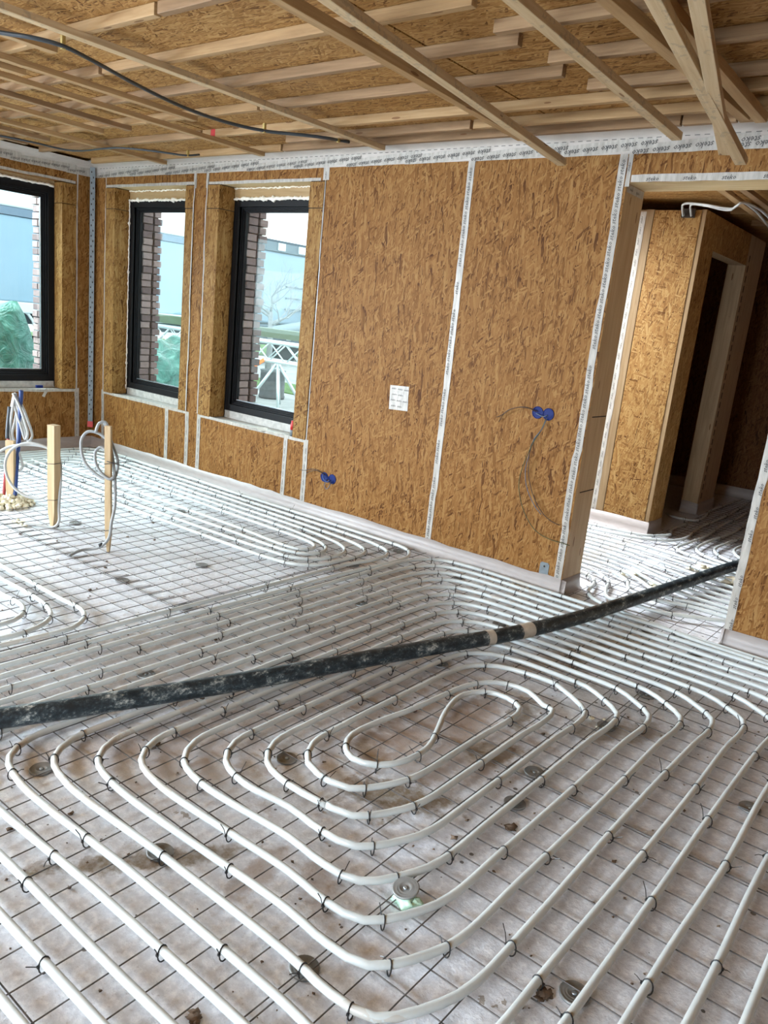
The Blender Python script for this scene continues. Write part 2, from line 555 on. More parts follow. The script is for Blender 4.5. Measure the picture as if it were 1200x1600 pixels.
# ------------------------------------------------------------------ mesh builder
class MB:
    def __init__(self):
        self.v, self.f, self.m, self.s = [], [], [], []
        self.tone = None

    def face(self, idx, mi=0, smooth=False):
        self.f.append(tuple(idx))
        self.m.append(mi)
        self.s.append(smooth)

    def poly(self, pts, mi=0):
        n = len(self.v)
        self.v += [tuple(p) for p in pts]
        self.face(range(n, n + len(pts)), mi)

    def box(self, x0, x1, y0, y1, z0, z1, mi=0, fm=None):
        n = len(self.v)
        for z in (z0, z1):
            for y in (y0, y1):
                for x in (x0, x1):
                    self.v.append((x, y, z))
        fs = {'z-': (0, 2, 3, 1), 'z+': (4, 5, 7, 6), 'y-': (0, 1, 5, 4), 'y+': (2, 6, 7, 3), 'x-': (0, 4, 6, 2), 'x+': (1, 3, 7, 5)}
        for k, q in fs.items():
            self.face([n + i for i in q], (fm or {}).get(k, mi))
        return self

    def obox(self, c, ax, ay, az, mi=0):
        c, ax, ay, az = map(Vector, (c, ax, ay, az))
        n = len(self.v)
        for k in (-1, 1):
            for j in (-1, 1):
                for i in (-1, 1):
                    self.v.append(tuple(c + ax * i + ay * j + az * k))
        for q in ((0, 2, 3, 1), (4, 5, 7, 6), (0, 1, 5, 4), (2, 6, 7, 3), (0, 4, 6, 2), (1, 3, 7, 5)):
            self.face([n + i for i in q], mi)
        return self

    def tube(self, pts, r, seg=8, mi=0, closed=False, cap=True, flat=1.0):
        pts = [Vector(p) for p in pts]
        n0 = len(self.v)
        L = len(pts)
        up = Vector((0, 0, 1))
        prev = None
        for i, p in enumerate(pts):
            if closed:
                d = pts[(i + 1) % L] - pts[i - 1]
            else:
                d = pts[min(i + 1, L - 1)] - pts[max(i - 1, 0)]
            if d.length < 1e-9:
                d = Vector((1, 0, 0))
            d.normalize()
            if prev is None:
                a = up if abs(d.z) < .9 else Vector((1, 0, 0))
                s = d.cross(a).normalized()
            else:
                s = (prev - d * prev.dot(d))
                s = s.normalized() if s.length > 1e-6 else d.orthogonal().normalized()
            prev = s
            u = s.cross(d).normalized()
            rr = r(i / (L - 1)) if callable(r) else r
            for k in range(seg):
                t = 2 * PI * k / seg
                self.v.append(tuple(p + s * (rr * math.cos(t)) + u * (rr * flat * math.sin(t))))
        for i in range(L if closed else L - 1):
            a = n0 + i * seg
            b = n0 + ((i + 1) % L) * seg
            for k in range(seg):
                k2 = (k + 1) % seg
                self.face((a + k, a + k2, b + k2, b + k), mi, seg > 4)
        if cap and not closed:
            self.face([n0 + k for k in range(seg)][::-1], mi)
            self.face([n0 + (L - 1) * seg + k for k in range(seg)], mi)
        return self

    def lathe(self, c, prof, seg=24, mi=0, axis='Z', mis=None):
        n0 = len(self.v)
        c = Vector(c)
        for r, h in prof:
            for k in range(seg):
                t = 2 * PI * k / seg
                a, bb = r * math.cos(t), r * math.sin(t)
                p = {'Z': (a, bb, h), 'Y': (a, -h, bb), 'X': (h, a, bb)}[axis]
                self.v.append(tuple(c + Vector(p)))
        for i in range(len(prof) - 1):
            mm = mis[i] if mis else mi
            for k in range(seg):
                k2 = (k + 1) % seg
                self.face((n0 + i * seg + k, n0 + i * seg + k2, n0 + (i + 1) * seg + k2, n0 + (i + 1) * seg + k), mm, True)
        self.face([n0 + (len(prof) - 1) * seg + k for k in range(seg)], mis[-1] if mis else mi)
        self.face([n0 + k for k in range(seg)][::-1], mis[0] if mis else mi)
        return self

    def blob(self, c, r, squash=1, seed=0, rough=.3, mi=0, lat=9, lon=14):
        rnd = random.Random(seed)
        n0 = len(self.v)
        c = Vector(c)
        ph = [rnd.uniform(0, 6.3) for _ in range(6)]
        for i in range(lat + 1):
            th = PI * i / lat
            for k in range(lon):
                t = 2 * PI * k / lon
                q = 1 + rough * .5 * (math.sin(3 * t + ph[0] + 2 * th) + math.sin(5 * t + ph[1] - 3 * th) * .6 + math.sin(7 * th + ph[2] + 4 * t) * .5) * math.sin(th)
                q *= 1 + rnd.uniform(-.08, .08) * rough * 3
                d = Vector((math.sin(th) * math.cos(t), math.sin(th) * math.sin(t), math.cos(th) * squash))
                self.v.append(tuple(c + d * (r * q)))
        for i in range(lat):
            for k in range(lon):
                k2 = (k + 1) % lon
                self.face((n0 + i * lon + k, n0 + (i + 1) * lon + k, n0 + (i + 1) * lon + k2, n0 + i * lon + k2), mi, True)
        return self

    def add(self, verts, faces, mi, mat=None):
        n = len(self.v)
        for p in verts:
            self.v.append(tuple(mat @ Vector(p)) if mat else tuple(p))
        for f in faces:
            self.face([n + i for i in f], mi)

    def data(self, name, mats):
        me = bpy.data.meshes.new(name)
        me.from_pydata(self.v, [], self.f)
        for mm in (mats if isinstance(mats, (list, tuple)) else [mats]):
            me.materials.append(MAT[mm] if isinstance(mm, str) else mm)
        me.polygons.foreach_set('material_index', self.m)
        me.polygons.foreach_set('use_smooth', self.s)
        me.update()
        return me

    def build(self, name, mats, parent=None, bevel=0):
        me = self.data(name, mats)
        o = bpy.data.objects.new(name, me)
        COL.objects.link(o)
        if parent:
            o.parent = parent
        if bevel:
            bm = o.modifiers.new('bevel', 'BEVEL')
            bm.width = bevel
            bm.segments = 2
            bm.limit_method = 'ANGLE'
        return o


def tag(o, label, cat, group=None, kind=None):
    o['label'] = label
    o['category'] = cat
    if group:
        o['group'] = group
    if kind:
        o['kind'] = kind
    return o


def structure(o):
    o['kind'] = 'structure'
    return o


def empty(name, label, cat, loc=(0, 0, 0), group=None):
    o = bpy.data.objects.new(name, None)
    COL.objects.link(o)
    o.location = loc
    o.empty_display_size = .1
    return tag(o, label, cat, group)


def part(name, mb, mats, root, bevel=0):
    """geometry is written in world coordinates; shift it into the root's own frame"""
    l = root.location
    mb.v = [(a - l[0], b - l[1], c - l[2]) for a, b, c in mb.v]
    return mb.build(name, mats, root, bevel)


def spline(pts, step=.05, close=False):
    P = [Vector(p) for p in pts]
    if len(P) < 3:
        return P
    out = []
    n = len(P)
    for i in range(n - 1 if not close else n):
        p0 = P[i - 1] if (i > 0 or close) else P[0] * 2 - P[1]
        p1 = P[i]
        p2 = P[(i + 1) % n]
        p3 = P[(i + 2) % n] if (i + 2 < n or close) else P[-1] * 2 - P[-2]
        d01, d12, d23 = [max((a - b).length, 1e-4) ** .5 for a, b in ((p1, p0), (p2, p1), (p3, p2))]
        m1 = (p1 - p0) / d01 - (p2 - p0) / (d01 + d12) + (p2 - p1) / d12
        m2 = (p2 - p1) / d12 - (p3 - p1) / (d12 + d23) + (p3 - p2) / d23
        m1 *= d12
        m2 *= d12
        k = max(2, int((p2 - p1).length / step))
        for j in range(k):
            t = j / k
            out.append((2 * t ** 3 - 3 * t ** 2 + 1) * p1 + (t ** 3 - 2 * t ** 2 + t) * m1 + (-2 * t ** 3 + 3 * t ** 2) * p2 + (t ** 3 - t ** 2) * m2)
    if not close:
        out.append(P[-1])
    return out


# lettering -------------------------------------------------------------
def letters(txt):
    cu = bpy.data.curves.new('lettering', 'FONT')
    cu.body = txt
    cu.size = 1
    cu.shear = .25
    cu.resolution_u = 1
    cu.align_x = 'CENTER'
    cu.align_y = 'CENTER'
    cu.offset = .012
    o = bpy.data.objects.new('lettering', cu)
    COL.objects.link(o)
    dg = bpy.context.evaluated_depsgraph_get()
    me = bpy.data.meshes.new_from_object(o.evaluated_get(dg))
    v = [tuple(a.co) for a in me.vertices]
    f = [tuple(p.vertices) for p in me.polygons]
    bpy.data.objects.remove(o)
    bpy.data.meshes.remove(me)
    return v, f


WORD = letters('steko')


def put_word(mb, o, u, n, size, mi, ang=0.0):
    """u: writing direction, n: outward normal"""
    u, n = Vector(u).normalized(), Vector(n).normalized()
    w = n.cross(u).normalized()
    if ang:
        u, w = u * math.cos(ang) + w * math.sin(ang), w * math.cos(ang) - u * math.sin(ang)
    m = Matrix(((u.x * size, w.x * size, n.x, o[0]), (u.y * size, w.y * size, n.y, o[1]), (u.z * size, w.z * size, n.z, o[2]), (0, 0, 0, 1)))
    mb.add([(a, b, 0) for a, b, c in WORD[0]], WORD[1], mi, m)


def tape(name, label, a, b, width, n, size=.026, pitch=.085, flip=False, off=0.0, cat='tape', text=True, mat='tape', wav=.004, mi_t='text', seglen=.45):
    """a strip of printed tape from a to b, standing proud of the surface by under a millimetre"""
    a, b, n = Vector(a), Vector(b), Vector(n).normalized()
    d = (b - a)
    L = d.length
    u = d.normalized()
    w = n.cross(u).normalized()
    rnd = random.Random(hash(round(a.x * 31 + a.y * 17 + a.z * 7 + b.z, 3)) & 0xffff)
    mb = MB()
    k = max(2, int(L / .06))
    n0 = len(mb.v)
    sh = 0
    for i in range(k + 1):
        t = L * i / k
        if i % max(1, int(seglen / .06)) == 0:
            sh = rnd.uniform(-wav, wav) * 1.2
        e1, e2 = rnd.uniform(-wav, wav) * .4, rnd.uniform(-wav, wav) * .4
        for s_, e in ((-1, e1), (1, e2)):
            p = a + u * t + w * (s_ * width / 2 + e + sh) + n * (.0012 + rnd.uniform(0, .0008))
            mb.v.append(tuple(p))
    for i in range(k):
        mb.face((n0 + 2 * i, n0 + 2 * i + 2, n0 + 2 * i + 3, n0 + 2 * i + 1), 0)
    if text:
        t = pitch * .6
        uu = -u if flip else u
        while t < L - pitch * .5:
            if rnd.random() > .06:
                jit = rnd.uniform(-.002, .002)
                put_word(mb, a + u * t + w * (off + jit) + n * .0028, uu, n, size, 1, rnd.uniform(-.03, .03))
            t += pitch
    o = mb.build(name, [mat, mi_t])
    tag(o, label, cat)
    return o


# ================================================================== SETTING
XL, YW = -6.84, 4.17          # left wall plane, window wall plane
ZC = 2.575                    # underside of the ceiling boards
BACK, RIGHT = -3.0, 3.2

# floor
mb = MB()
nx, ny = 60, 70
x0, x1, y0, y1 = XL - .2, RIGHT + .1, BACK - .1, 4.40
for j in range(ny + 1):
    for i in range(nx + 1):
        x = x0 + (x1 - x0) * i / nx
        y = y0 + (y1 - y0) * j / ny
        mb.v.append((x, y, -.002 + .0015 * math.sin(x * 5 + y * 2) * math.sin(y * 4.3)))
for j in range(ny):
    for i in range(nx):
        a = j * (nx + 1) + i
        mb.face((a, a + 1, a + nx + 2, a + nx + 1), 0, True)
mb.box(x0, x1, y0, y1, -.12, -.03)
n0 = len(mb.v)
for j in range(41):
    for i in range(31):
        mb.v.append((-3.1 + 3.9 * i / 30, 4.38 + 4.7 * j / 40, -.0015 + .0015 * math.sin(i * 1.7) * math.sin(j)))
for j in range(40):
    for i in range(30):
        a = n0 + j * 31 + i
        mb.face((a, a + 1, a + 32, a + 31), 0, True)
structure(mb.build('floor', 'floor'))

# window wall (far right of the room), in pieces around its openings
mb = MB()
W, Z0, Z1 = YW, .555, 2.357
E2, E3 = 4.40, 4.42
mb.box(XL, -6.645, W, E2, -.05, 2.62)
mb.box(-5.40, -5.24, W, E2, -.05, 2.62)
mb.box(-3.978, -1.82, W, E3, -.05, 2.62, 0, {'x+': 2})
for a, b in ((-6.645, -5.40), (-5.24, -3.978)):
    mb.box(a, b, W, E2, -.05, Z0 - .006, 0, {'z+': 3})
    mb.box(a, b, W, E2, Z1, 2.62, 0, {'z-': 4})
mb.box(-1.82, -.88, W, E3, 2.30, 2.62, 0, {'z-': 4})
mb.box(-.88, RIGHT + .1, W, E3, -.05, 2.62, 0, {'x-': 2})
structure(mb.build('wall_right', ['osb_wall', 'osb_side', 'jamb', 'sealgrey', 'pine_x']))

# seams routed in the timber jamb of the opening
mb = MB()
for z in (1.06, .62):
    mb.box(-1.8205, -1.8185, W + .05, E3 - .01, z, z + .006)
mb.box(-3.985, -3.978, W - .001, W + .003, Z0, 2.44)
structure(mb.build('trim_1', 'gap'))

# left wall
mb = MB()
XO = XL - .23
mb.box(XO, XL, 4.0, W, -.05, 2.62)
mb.box(XO, XL, 1.45, 4.0, -.05, Z0 - .006, 0, {'z+': 2})
mb.box(XO, XL, 1.45, 4.0, Z1, 2.62)
mb.box(XO, XL, .75, 1.45, -.05, 2.62)
mb.box(XO, XL, -2.4, .75, 2.3, 2.62)
mb.box(XO, XL, BACK, -2.4, -.05, 2.62)
structure(mb.build('wall_left', ['osb_side', 'osb_side', 'sealgrey']))

# wall behind the camera and the far right wall
mb = MB()
mb.box(XL, -2.9, BACK - .2, BACK, -.05, 2.62)
mb.box(-.3, RIGHT, BACK - .2, BACK, -.05, 2.62)
mb.box(-2.9, -.3, BACK - .2, BACK, 2.2, 2.62)
structure(mb.build('wall_back', 'osb_wall'))
mb = MB()
mb.box(RIGHT, RIGHT + .1, BACK, W, -.05, 2.62)
structure(mb.build('wall_far_right', 'osb_side'))

# ceiling: boards with open joints below a dark void
mb = MB()
xs = [XL - .1, -4.56, -2.175, .2, RIGHT + .1]
ys = [BACK, -1.8, -.6, .6, 1.8, 3.0, 4.2]
g = .006
for i in range(len(xs) - 1):
    for j in range(len(ys) - 1):
        mb.box(xs[i] + (g if i else 0), xs[i + 1] - g, ys[j] + .002, ys[j + 1] - .001, ZC, ZC + .018)
mb.box(-3.1, .7, 4.42, 9.1, ZC, ZC + .018)
mb.box(XL - .2, RIGHT + .1, BACK - .1, 4.57, 2.62, 2.66, 1)
mb.box(-3.12, .7, 4.571, 9.1, 2.62, 2.66, 1)
structure(mb.build('ceiling', ['osb_ceiling', 'gap']))

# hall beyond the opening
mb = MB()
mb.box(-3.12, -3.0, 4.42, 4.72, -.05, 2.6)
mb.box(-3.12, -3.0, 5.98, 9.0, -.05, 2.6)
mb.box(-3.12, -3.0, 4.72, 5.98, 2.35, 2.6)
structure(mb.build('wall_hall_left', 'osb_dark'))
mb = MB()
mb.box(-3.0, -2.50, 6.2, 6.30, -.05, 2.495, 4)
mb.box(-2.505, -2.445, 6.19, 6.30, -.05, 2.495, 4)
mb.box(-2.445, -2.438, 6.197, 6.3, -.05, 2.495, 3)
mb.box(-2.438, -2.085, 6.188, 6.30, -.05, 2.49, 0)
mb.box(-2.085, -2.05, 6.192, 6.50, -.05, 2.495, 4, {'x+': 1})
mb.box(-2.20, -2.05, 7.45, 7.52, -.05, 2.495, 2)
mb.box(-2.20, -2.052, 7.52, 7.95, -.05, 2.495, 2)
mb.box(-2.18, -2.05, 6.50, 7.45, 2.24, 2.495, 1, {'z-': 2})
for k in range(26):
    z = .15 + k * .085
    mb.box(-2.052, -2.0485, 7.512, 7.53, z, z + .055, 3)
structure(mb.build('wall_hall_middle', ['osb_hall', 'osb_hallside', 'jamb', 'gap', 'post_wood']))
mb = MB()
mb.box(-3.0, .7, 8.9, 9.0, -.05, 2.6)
structure(mb.build('wall_hall_end', 'osb_shaded_x'))
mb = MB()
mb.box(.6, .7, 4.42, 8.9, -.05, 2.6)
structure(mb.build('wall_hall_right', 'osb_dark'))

# membrane skirts at the foot of the walls
def skirt(n, segs, h=.10):
    mb = MB()
    for (ax, ay, bx, by) in segs:
        a, b = Vector((ax, ay, 0)), Vector((bx, by, 0))
        d = (b - a).normalized()
        nn = Vector((d.y, -d.x, 0))
        k = max(2, int((b - a).length / .12))
        base = len(mb.v)
        rnd = random.Random(int(ax * 100 + ay * 10))
        for i in range(k + 1):
            p = a + (b - a) * i / k
            hh = h + rnd.uniform(-.006, .006)
            q = rnd.uniform(0, .004)
            for (o_, z) in ((.030 + q, .001), (.012 + q, .012), (.006, .05), (.004, hh), (.0025, hh), (.0025, .0)):
                mb.v.append(tuple(p + nn * o_ + Vector((0, 0, z))))
        for i in range(k):
            for j in range(5):
                p = base + i * 6 + j
                mb.face((p, p + 6, p + 7, p + 1), 0, True)
    return structure(mb.build(n, 'skirt'))


skirt('baseboard_right', [(XL, W, -1.79, W), (-1.82, W - .02, -1.82, E3)], .098)
skirt('baseboard_stub', [(-.88, E3, -.88, W - .02), (-.90, W, 2.5, W)], .105)
skirt('baseboard_left', [(XL, .8, XL, W)], .10)
skirt('baseboard_hall', [(-2.98, 6.185, -2.04, 6.185), (-2.05, 6.18, -2.05, 6.5), (-2.2, 7.45, -2.04, 7.45), (-2.05, 7.44, -2.05, 7.96), (-2.9, 8.88, .55, 8.88)], .11)

# pale membrane folded down from the ceiling onto the walls
mb = MB()
k = 60
for i in range(k + 1):
    x = XL + (RIGHT - XL) * i / k
    dz = .004 * math.sin(i * 1.3)
    for (yy, zz) in ((W - .125, 2.553 + dz), (W - .085, 2.545 + dz), (W - .03, 2.530), (W - .004, 2.515), (W - .003, 2.44)):
        mb.v.append((x, yy, zz))
for i in range(k):
    for j in range(4):
        a = i * 5 + j
        mb.face((a, a + 5, a + 6, a + 1), 0, True)
n0 = len(mb.v)
for i in range(31):
    y = .7 + (W - .7) * i / 30
    for (xx, zz) in ((XL + .10, 2.553), (XL + .03, 2.530), (XL + .004, 2.515), (XL + .003, 2.44)):
        mb.v.append((xx, y, zz))
for i in range(30):
    for j in range(3):
        a = n0 + i * 4 + j
        mb.face((a, a + 1, a + 5, a + 4), 0, True)
structure(mb.build('trim_2', 'membrane'))


# ------------------------------------------------------------------ windows
def window_y(n, xa, xb):
    """dark framed fixed window in the window wall; frame face at y 4.32"""
    za, zb = .615, 2.268
    f = MB()
    y0, y1 = 4.32, 4.395
    t = .052
    f.box(xa, xa + t, y0, y1, za, zb)
    f.box(xb - t, xb, y0, y1, za, zb)
    f.box(xa + t, xb - t, y0, y1, zb - t, zb)
    f.box(xa + t, xb - t, y0, y1, za, za + t)
    s = t + .012
    for d, yy in ((.052, 4.332), (.064, 4.346), (.076, 4.356), (.088, 4.366)):
        a, b, c, e = xa + d - .012, xb - d + .012, za + d - .012, zb - d + .012
        f.box(a, a + .012, yy, y1, c, e)
        f.box(b - .012, b, yy, y1, c, e)
        f.box(a + .012, b - .012, yy, y1, e - .012, e)
        f.box(a + .012, b - .012, yy, y1, c, c + .012)
    fr = structure(f.build(n, 'black', None, .002))
    gm = MB()
    gm.box(xa + .087, xb - .087, 4.374, 4.380, za + .087, zb - .087)
    gm.build('pane', 'glass', fr)
    # bright spacer bar of the double glazing along the lower edge
    sp = MB()
    sp.box(xa + .086, xb - .086, 4.368, 4.3735, za + .087, za + .095)
    sp.build('spacer', 'steel', fr)
    return fr


window_y('window_1', -6.50, -5.51)
window_y('window_2', -5.09, -4.125)

# the wide window of the left wall; frame face at x -6.97
f = MB()
ya, yb, za, zb = 1.5, 3.858, .612, 2.31
xf, xb_ = -6.965, -7.04
for d0, d1, xx in ((0, .055, xf), (.055, .07, xf - .012), (.07, .085, xf - .024), (.085, .10, xf - .034)):
    f.box(xb_, xx, ya + d0, ya + d1, za + d0, zb - d0)
    f.box(xb_, xx, yb - d1, yb - d0, za + d0, zb - d0)
    f.box(xb_, xx, ya + d1, yb - d1, zb - d1, zb - d0)
    f.box(xb_, xx, ya + d1, yb - d1, za + d0, za + d1)
w3 = structure(f.build('window_3', 'black', None, .002))
gm = MB()
gm.box(-7.022, -7.016, ya + .1, yb - .1, za + .1, zb - .1)
gm.build('pane', 'glass', w3)
sp = MB()
sp.box(-7.014, -7.006, ya + .1, yb - .1, za + .1, za + .107)
sp.box(-7.014, -7.006, yb - .107, yb - .1, za + .1, zb - .1)
sp.build('spacer', 'steel', w3)

# grey sill strips, timber heads and foam beads around the frames
mb = MB()
for a, b in ((-6.50, -5.51), (-5.09, -4.125)):
    mb.box(a, b, 4.325, 4.39, Z0 - .004, .612)
mb.box(-7.03, -6.975, 1.5, 3.858, Z0 - .004, .61)
structure(mb.build('trim_3', 'sealgrey'))
mb = MB()
for a, b in ((-6.50, -5.51), (-5.09, -4.125)):
    mb.box(a, b, 4.315, 4.39, 2.275, Z1, 0)
mb.box(-7.03, -6.96, 1.5, 3.858, 2.315, Z1, 0)
structure(mb.build('trim_4', 'head_wood'))


def foam_bead(n, a, b, r, mats='foamwhite', step=.016, seed=1):
    rnd = random.Random(seed)
    a, b = Vector(a), Vector(b)
    L = (b - a).length
    pts = []
    k = int(L / step)
    for i in range(k + 1):
        pts.append(a + (b - a) * i / k + Vector((0, rnd.uniform(-.003, .003), rnd.uniform(-.004, .004))))
    rs = [r * rnd.uniform(.6, 1.25) * (1.9 if rnd.random() < .06 else 1) for _ in pts]
    m = MB()
    m.tube(pts, lambda t: rs[min(int(t * k + .5), k)], 7)
    return structure(m.build(n, mats))


foam_bead('trim_5', (-6.5, 4.312, 2.272), (-5.52, 4.312, 2.272), .011, seed=3)
foam_bead('trim_6', (-5.09, 4.312, 2.272), (-4.13, 4.312, 2.272), .012, seed=4)
foam_bead('trim_7', (-6.5, 4.31, 2.347), (-5.52, 4.31, 2.350), .006, seed=5)
foam_bead('trim_8', (-5.09, 4.31, 2.347), (-4.13, 4.31, 2.350), .005, seed=6)
foam_bead('trim_9', (-6.955, 1.6, 2.318), (-6.955, 3.85, 2.318), .012, seed=8)
foam_bead('trim_10', (-6.497, 4.312, .60), (-6.497, 4.312, 2.27), .006, seed=9)


# chipboard boxes lining the reveals (each upper block is a piece of its own)
def reveal_box(label, xa, xb, left):
    r = empty('reveal_lining', label, 'window lining', ((xa + xb) / 2, W, Z0))
    inner = {('x+' if left else 'x-'): 1}
    m = MB()
    m.box(xa, xb, W - .006, 4.318, Z0, 2.176, 0, inner)
    part('lower_panel', m, ['osb_box', 'osb_boxside'], r, .0015)
    m = MB()
    m.box(xa - .001, xb + .001, W - .008, 4.318, 2.181, Z1 - .006, 0, inner)
    part('upper_block', m, ['osb_box', 'osb_boxside'], r, .0015)
    for (c_, d_) in ((2.172, 2.183), (Z1 - .008, Z1 - .0005)):
        m = MB()
        m.box(xa + .004, xb - .004, W - .003, 4.31, c_, d_)
        part('joint', m, 'gap', r)
    return r


reveal_box('chipboard lining left of the middle window, beside the room corner', -6.640, -6.502, True)
reveal_box('narrow chipboard lining on the right side of the middle window', -5.508, -5.402, False)
reveal_box('chipboard lining on the left side of the right hand window', -5.238, -5.092, True)
reveal_box('chipboard lining on the right side of the right hand window, beside the large wall panel', -4.123, -3.990, False)
r = empty('reveal_lining', 'chipboard lining of the wide left wall window with a pale lit edge', 'window lining', (XL, 3.93, Z0))
m = MB()
m.box(-6.962, XL + .006, 3.86, 3.996, Z0, 2.176, 0, {'y-': 1})
part('lower_panel', m, ['osb_boxside', 'osb_box'], r, .0015)
m = MB()
m.box(-6.962, XL + .008, 3.859, 3.997, 2.181, Z1 - .006, 0, {'y-': 1})
part('upper_block', m, ['osb_boxside', 'osb_box'], r, .0015)

# outer brick leaf seen through the panes
def brick_leaf(name, place, z0=-.3, z1=2.75, seed=1):
    """place(k,row) -> list of (c, ax, ay, az) for the bricks in a course"""
    rnd = random.Random(seed)
    m = MB()
    tones = []
    row = 0
    z = z0
    while z < z1:
        for (c, ax, ay) in place(row, rnd):
            c = Vector((c[0], c[1], z + .027))
            m.obox(c, ax, ay, (0, 0, .0265))
            tones += [rnd.random()] * 6
        z += .0615
        row += 1
    o = m.build(name, 'brick', None, .004)
    at = o.data.attributes.new('tone', 'FLOAT', 'FACE')
    at.data.foreach_set('value', tones)
    return structure(o)


def leaf_w(xr, xl0):
    def place(row, rnd):
        out = []
        # courses run along x, the reveal end shows stretchers / headers in y
        x = xr - (.0 if row % 2 else .0)
        j = rnd.uniform(-.006, .006)
        out.append(((xr - .05 + j, 4.495 + rnd.uniform(-.006, .008) - .052, 0), (.05, 0, 0), (0, .048, 0)))
        out.append(((xr - .05 + rnd.uniform(-.006, .006), 4.545 + (.010 if row % 2 else 0), 0), (.05, 0, 0), (0, .034 + (.008 if row % 2 else 0), 0)))
        xx = xr - .105
        while xx > xl0:
            out.append(((xx - .105, 4.51, 0), (.104, 0, 0), (0, .05, 0)))
            xx -= .215
        return out
    return place


brick_leaf('wall_outer_1', leaf_w(-6.40, -7.2), seed=2)
brick_leaf('wall_outer_2', leaf_w(-4.995, -5.5), seed=3)


def leaf_l(row, rnd):
    j = rnd.uniform(-.006, .006)
    out = [((-7.12, 3.86 + j, 0), (.048, 0, 0), (0, .05, 0)), ((-7.215 + rnd.uniform(-.005, .01), 3.86 + rnd.uniform(-.006, .006), 0), (.045, 0, 0), (0, .05, 0))]
    out.append(((-7.17, 4.02, 0), (.095, 0, 0), (0, .105, 0)))
    out.append(((-7.17, 4.24, 0), (.095, 0, 0), (0, .105, 0)))
    out.append(((-7.17, 4.46, 0), (.095, 0, 0), (0, .105, 0)))
    return out


brick_leaf('wall_outer_3', leaf_l, seed=4)
mb = MB()
mb.box(-7.07, -6.43, 4.40, 4.57, -.3, 2.7)
mb.box(-5.46, -5.03, 4.40, 4.57, -.3, 2.7)
mb.box(-4.12, -3.98, 4.40, 4.57, -.3, 2.7)
mb.box(-7.255, -7.075, 3.90, 4.56, -.3, 2.7)
mb.box(-7.2, -3.9, 4.41, 4.55, -.3, .54)
mb.box(-7.2, -3.9, 4.41, 4.55, 2.36, 2.7)
mb.box(-7.25, -7.08, 1.3, 4.0, -.3, .54)
structure(mb.build('wall_outer_4', 'mortar'))

# ================================================================== TAPES
NY = (0, -1, 0)
NX = (1, 0, 0)
mb = MB()
base = 0
rnd = random.Random(11)
# wide printed band under the ceiling, in overlapping slightly sloping lengths
bands = []
x = XL + .06
i = 0
while x < RIGHT - .1:
    L = .62
    z = 2.470 + (.004 if i % 2 else -.003)
    bands.append((x, min(x + L, RIGHT), z, i))
    x += L * .80
    i += 1
for (xa, xb, z, i) in bands:
    sl = .038
    n0 = len(mb.v)
    e = .0004 * (i % 3)
    for t in range(9):
        f_ = t / 8
        xx = xa + (xb - xa) * f_
        zz = z + sl * (f_ - .5)
        zl = max(zz - .030, 2.438)
        for q in (zl, min(zz + .030, 2.512)):
            mb.v.append((xx, YW - .0045 - e - rnd.uniform(0, .0006), q + rnd.uniform(-.001, .001)))
    for t in range(8):
        mb.face((n0 + 2 * t, n0 + 2 * t + 2, n0 + 2 * t + 3, n0 + 2 * t + 1), 0)
    xx = xa + .05
    while xx < xb - .03:
        f_ = (xx - xa) / (xb - xa)
        zz = z + sl * (f_ - .5)
        if zz - .012 > 2.438:
            put_word(mb, (xx, YW - .0072 - e, zz - .004), (-1, 0, 0), NY, .040, 1, math.atan(sl / (xb - xa)))
        xx += .107
# dashed line above the lettering
x = XL + .1
while x < RIGHT:
    mb.box(x, x + .026, YW - .0052, YW - .0046, 2.512, 2.515, 1)
    x += .048
tag(mb.build('seam_tape', ['tape', 'text']), 'wide white printed tape band running under the ceiling along the long wall', 'tape')
mb = MB()
y = .9
i = 0
while y < W - .05:
    for t in range(6):
        pass
    ya_, yb_ = y, min(y + .6, W - .01)
    n0 = len(mb.v)
    for t in range(7):
        f_ = t / 6
        yy = ya_ + (yb_ - ya_) * f_
        zz = 2.472 + .03 * (f_ - .5)
        for q in (max(zz - .03, 2.437), min(zz + .03, 2.512)):
            mb.v.append((XL + .0045 + .0004 * (i % 3) + rnd.uniform(0, .0006), yy, q))
    for t in range(6):
        mb.face((n0 + 2 * t, n0 + 2 * t + 2, n0 + 2 * t + 3, n0 + 2 * t + 1), 0)
    yy = ya_ + .05
    while yy < yb_ - .04:
        f_ = (yy - ya_) / (yb_ - ya_)
        put_word(mb, (XL + .0072, yy, 2.468 + .03 * (f_ - .5)), (0, -1, 0), NX, .036, 1, .04)
        yy += .088
    y += .5
    i += 1
tag(mb.build('seam_tape', ['tape', 'text']), 'white printed tape band under the ceiling above the wide left window', 'tape')

Yt = YW - .001
tape('seam_tape', 'white printed tape on the seam between the two large wall panels', (-2.80, Yt, .02), (-2.80, Yt, 2.44), .047, NY, .034, .082, off=.006)
tape('seam_tape', 'white printed tape down the long wall edge beside the doorway', (-1.852, Yt, .03), (-1.852, Yt, 2.44), .044, NY, .034, .082, off=.004)
tape('seam_tape', 'thin white tape edge between right window lining and large panel', (-3.982, Yt, .56), (-3.982, Yt, 2.40), .008, NY, text=False)
tape('seam_tape', 'white tape patch at the upper left corner of the large panel', (-3.985, Yt, 2.36), (-3.985, Yt, 2.44), .055, NY, .022, .05)
tape('seam_tape', 'white tape on the sill panel seam below the right window lining', (-3.975, Yt, .02), (-3.975, Yt, .56), .045, NY, .02, .06)
tape('seam_tape', 'white tape strip under the right end of the right window', (-4.195, Yt, .04), (-4.195, Yt, .555), .040, NY, .02, .06)
tape('seam_tape', 'white tape on the right edge of the pier foot between the windows', (-5.225, Yt, .04), (-5.225, Yt, .555), .045, NY, .02, .06)
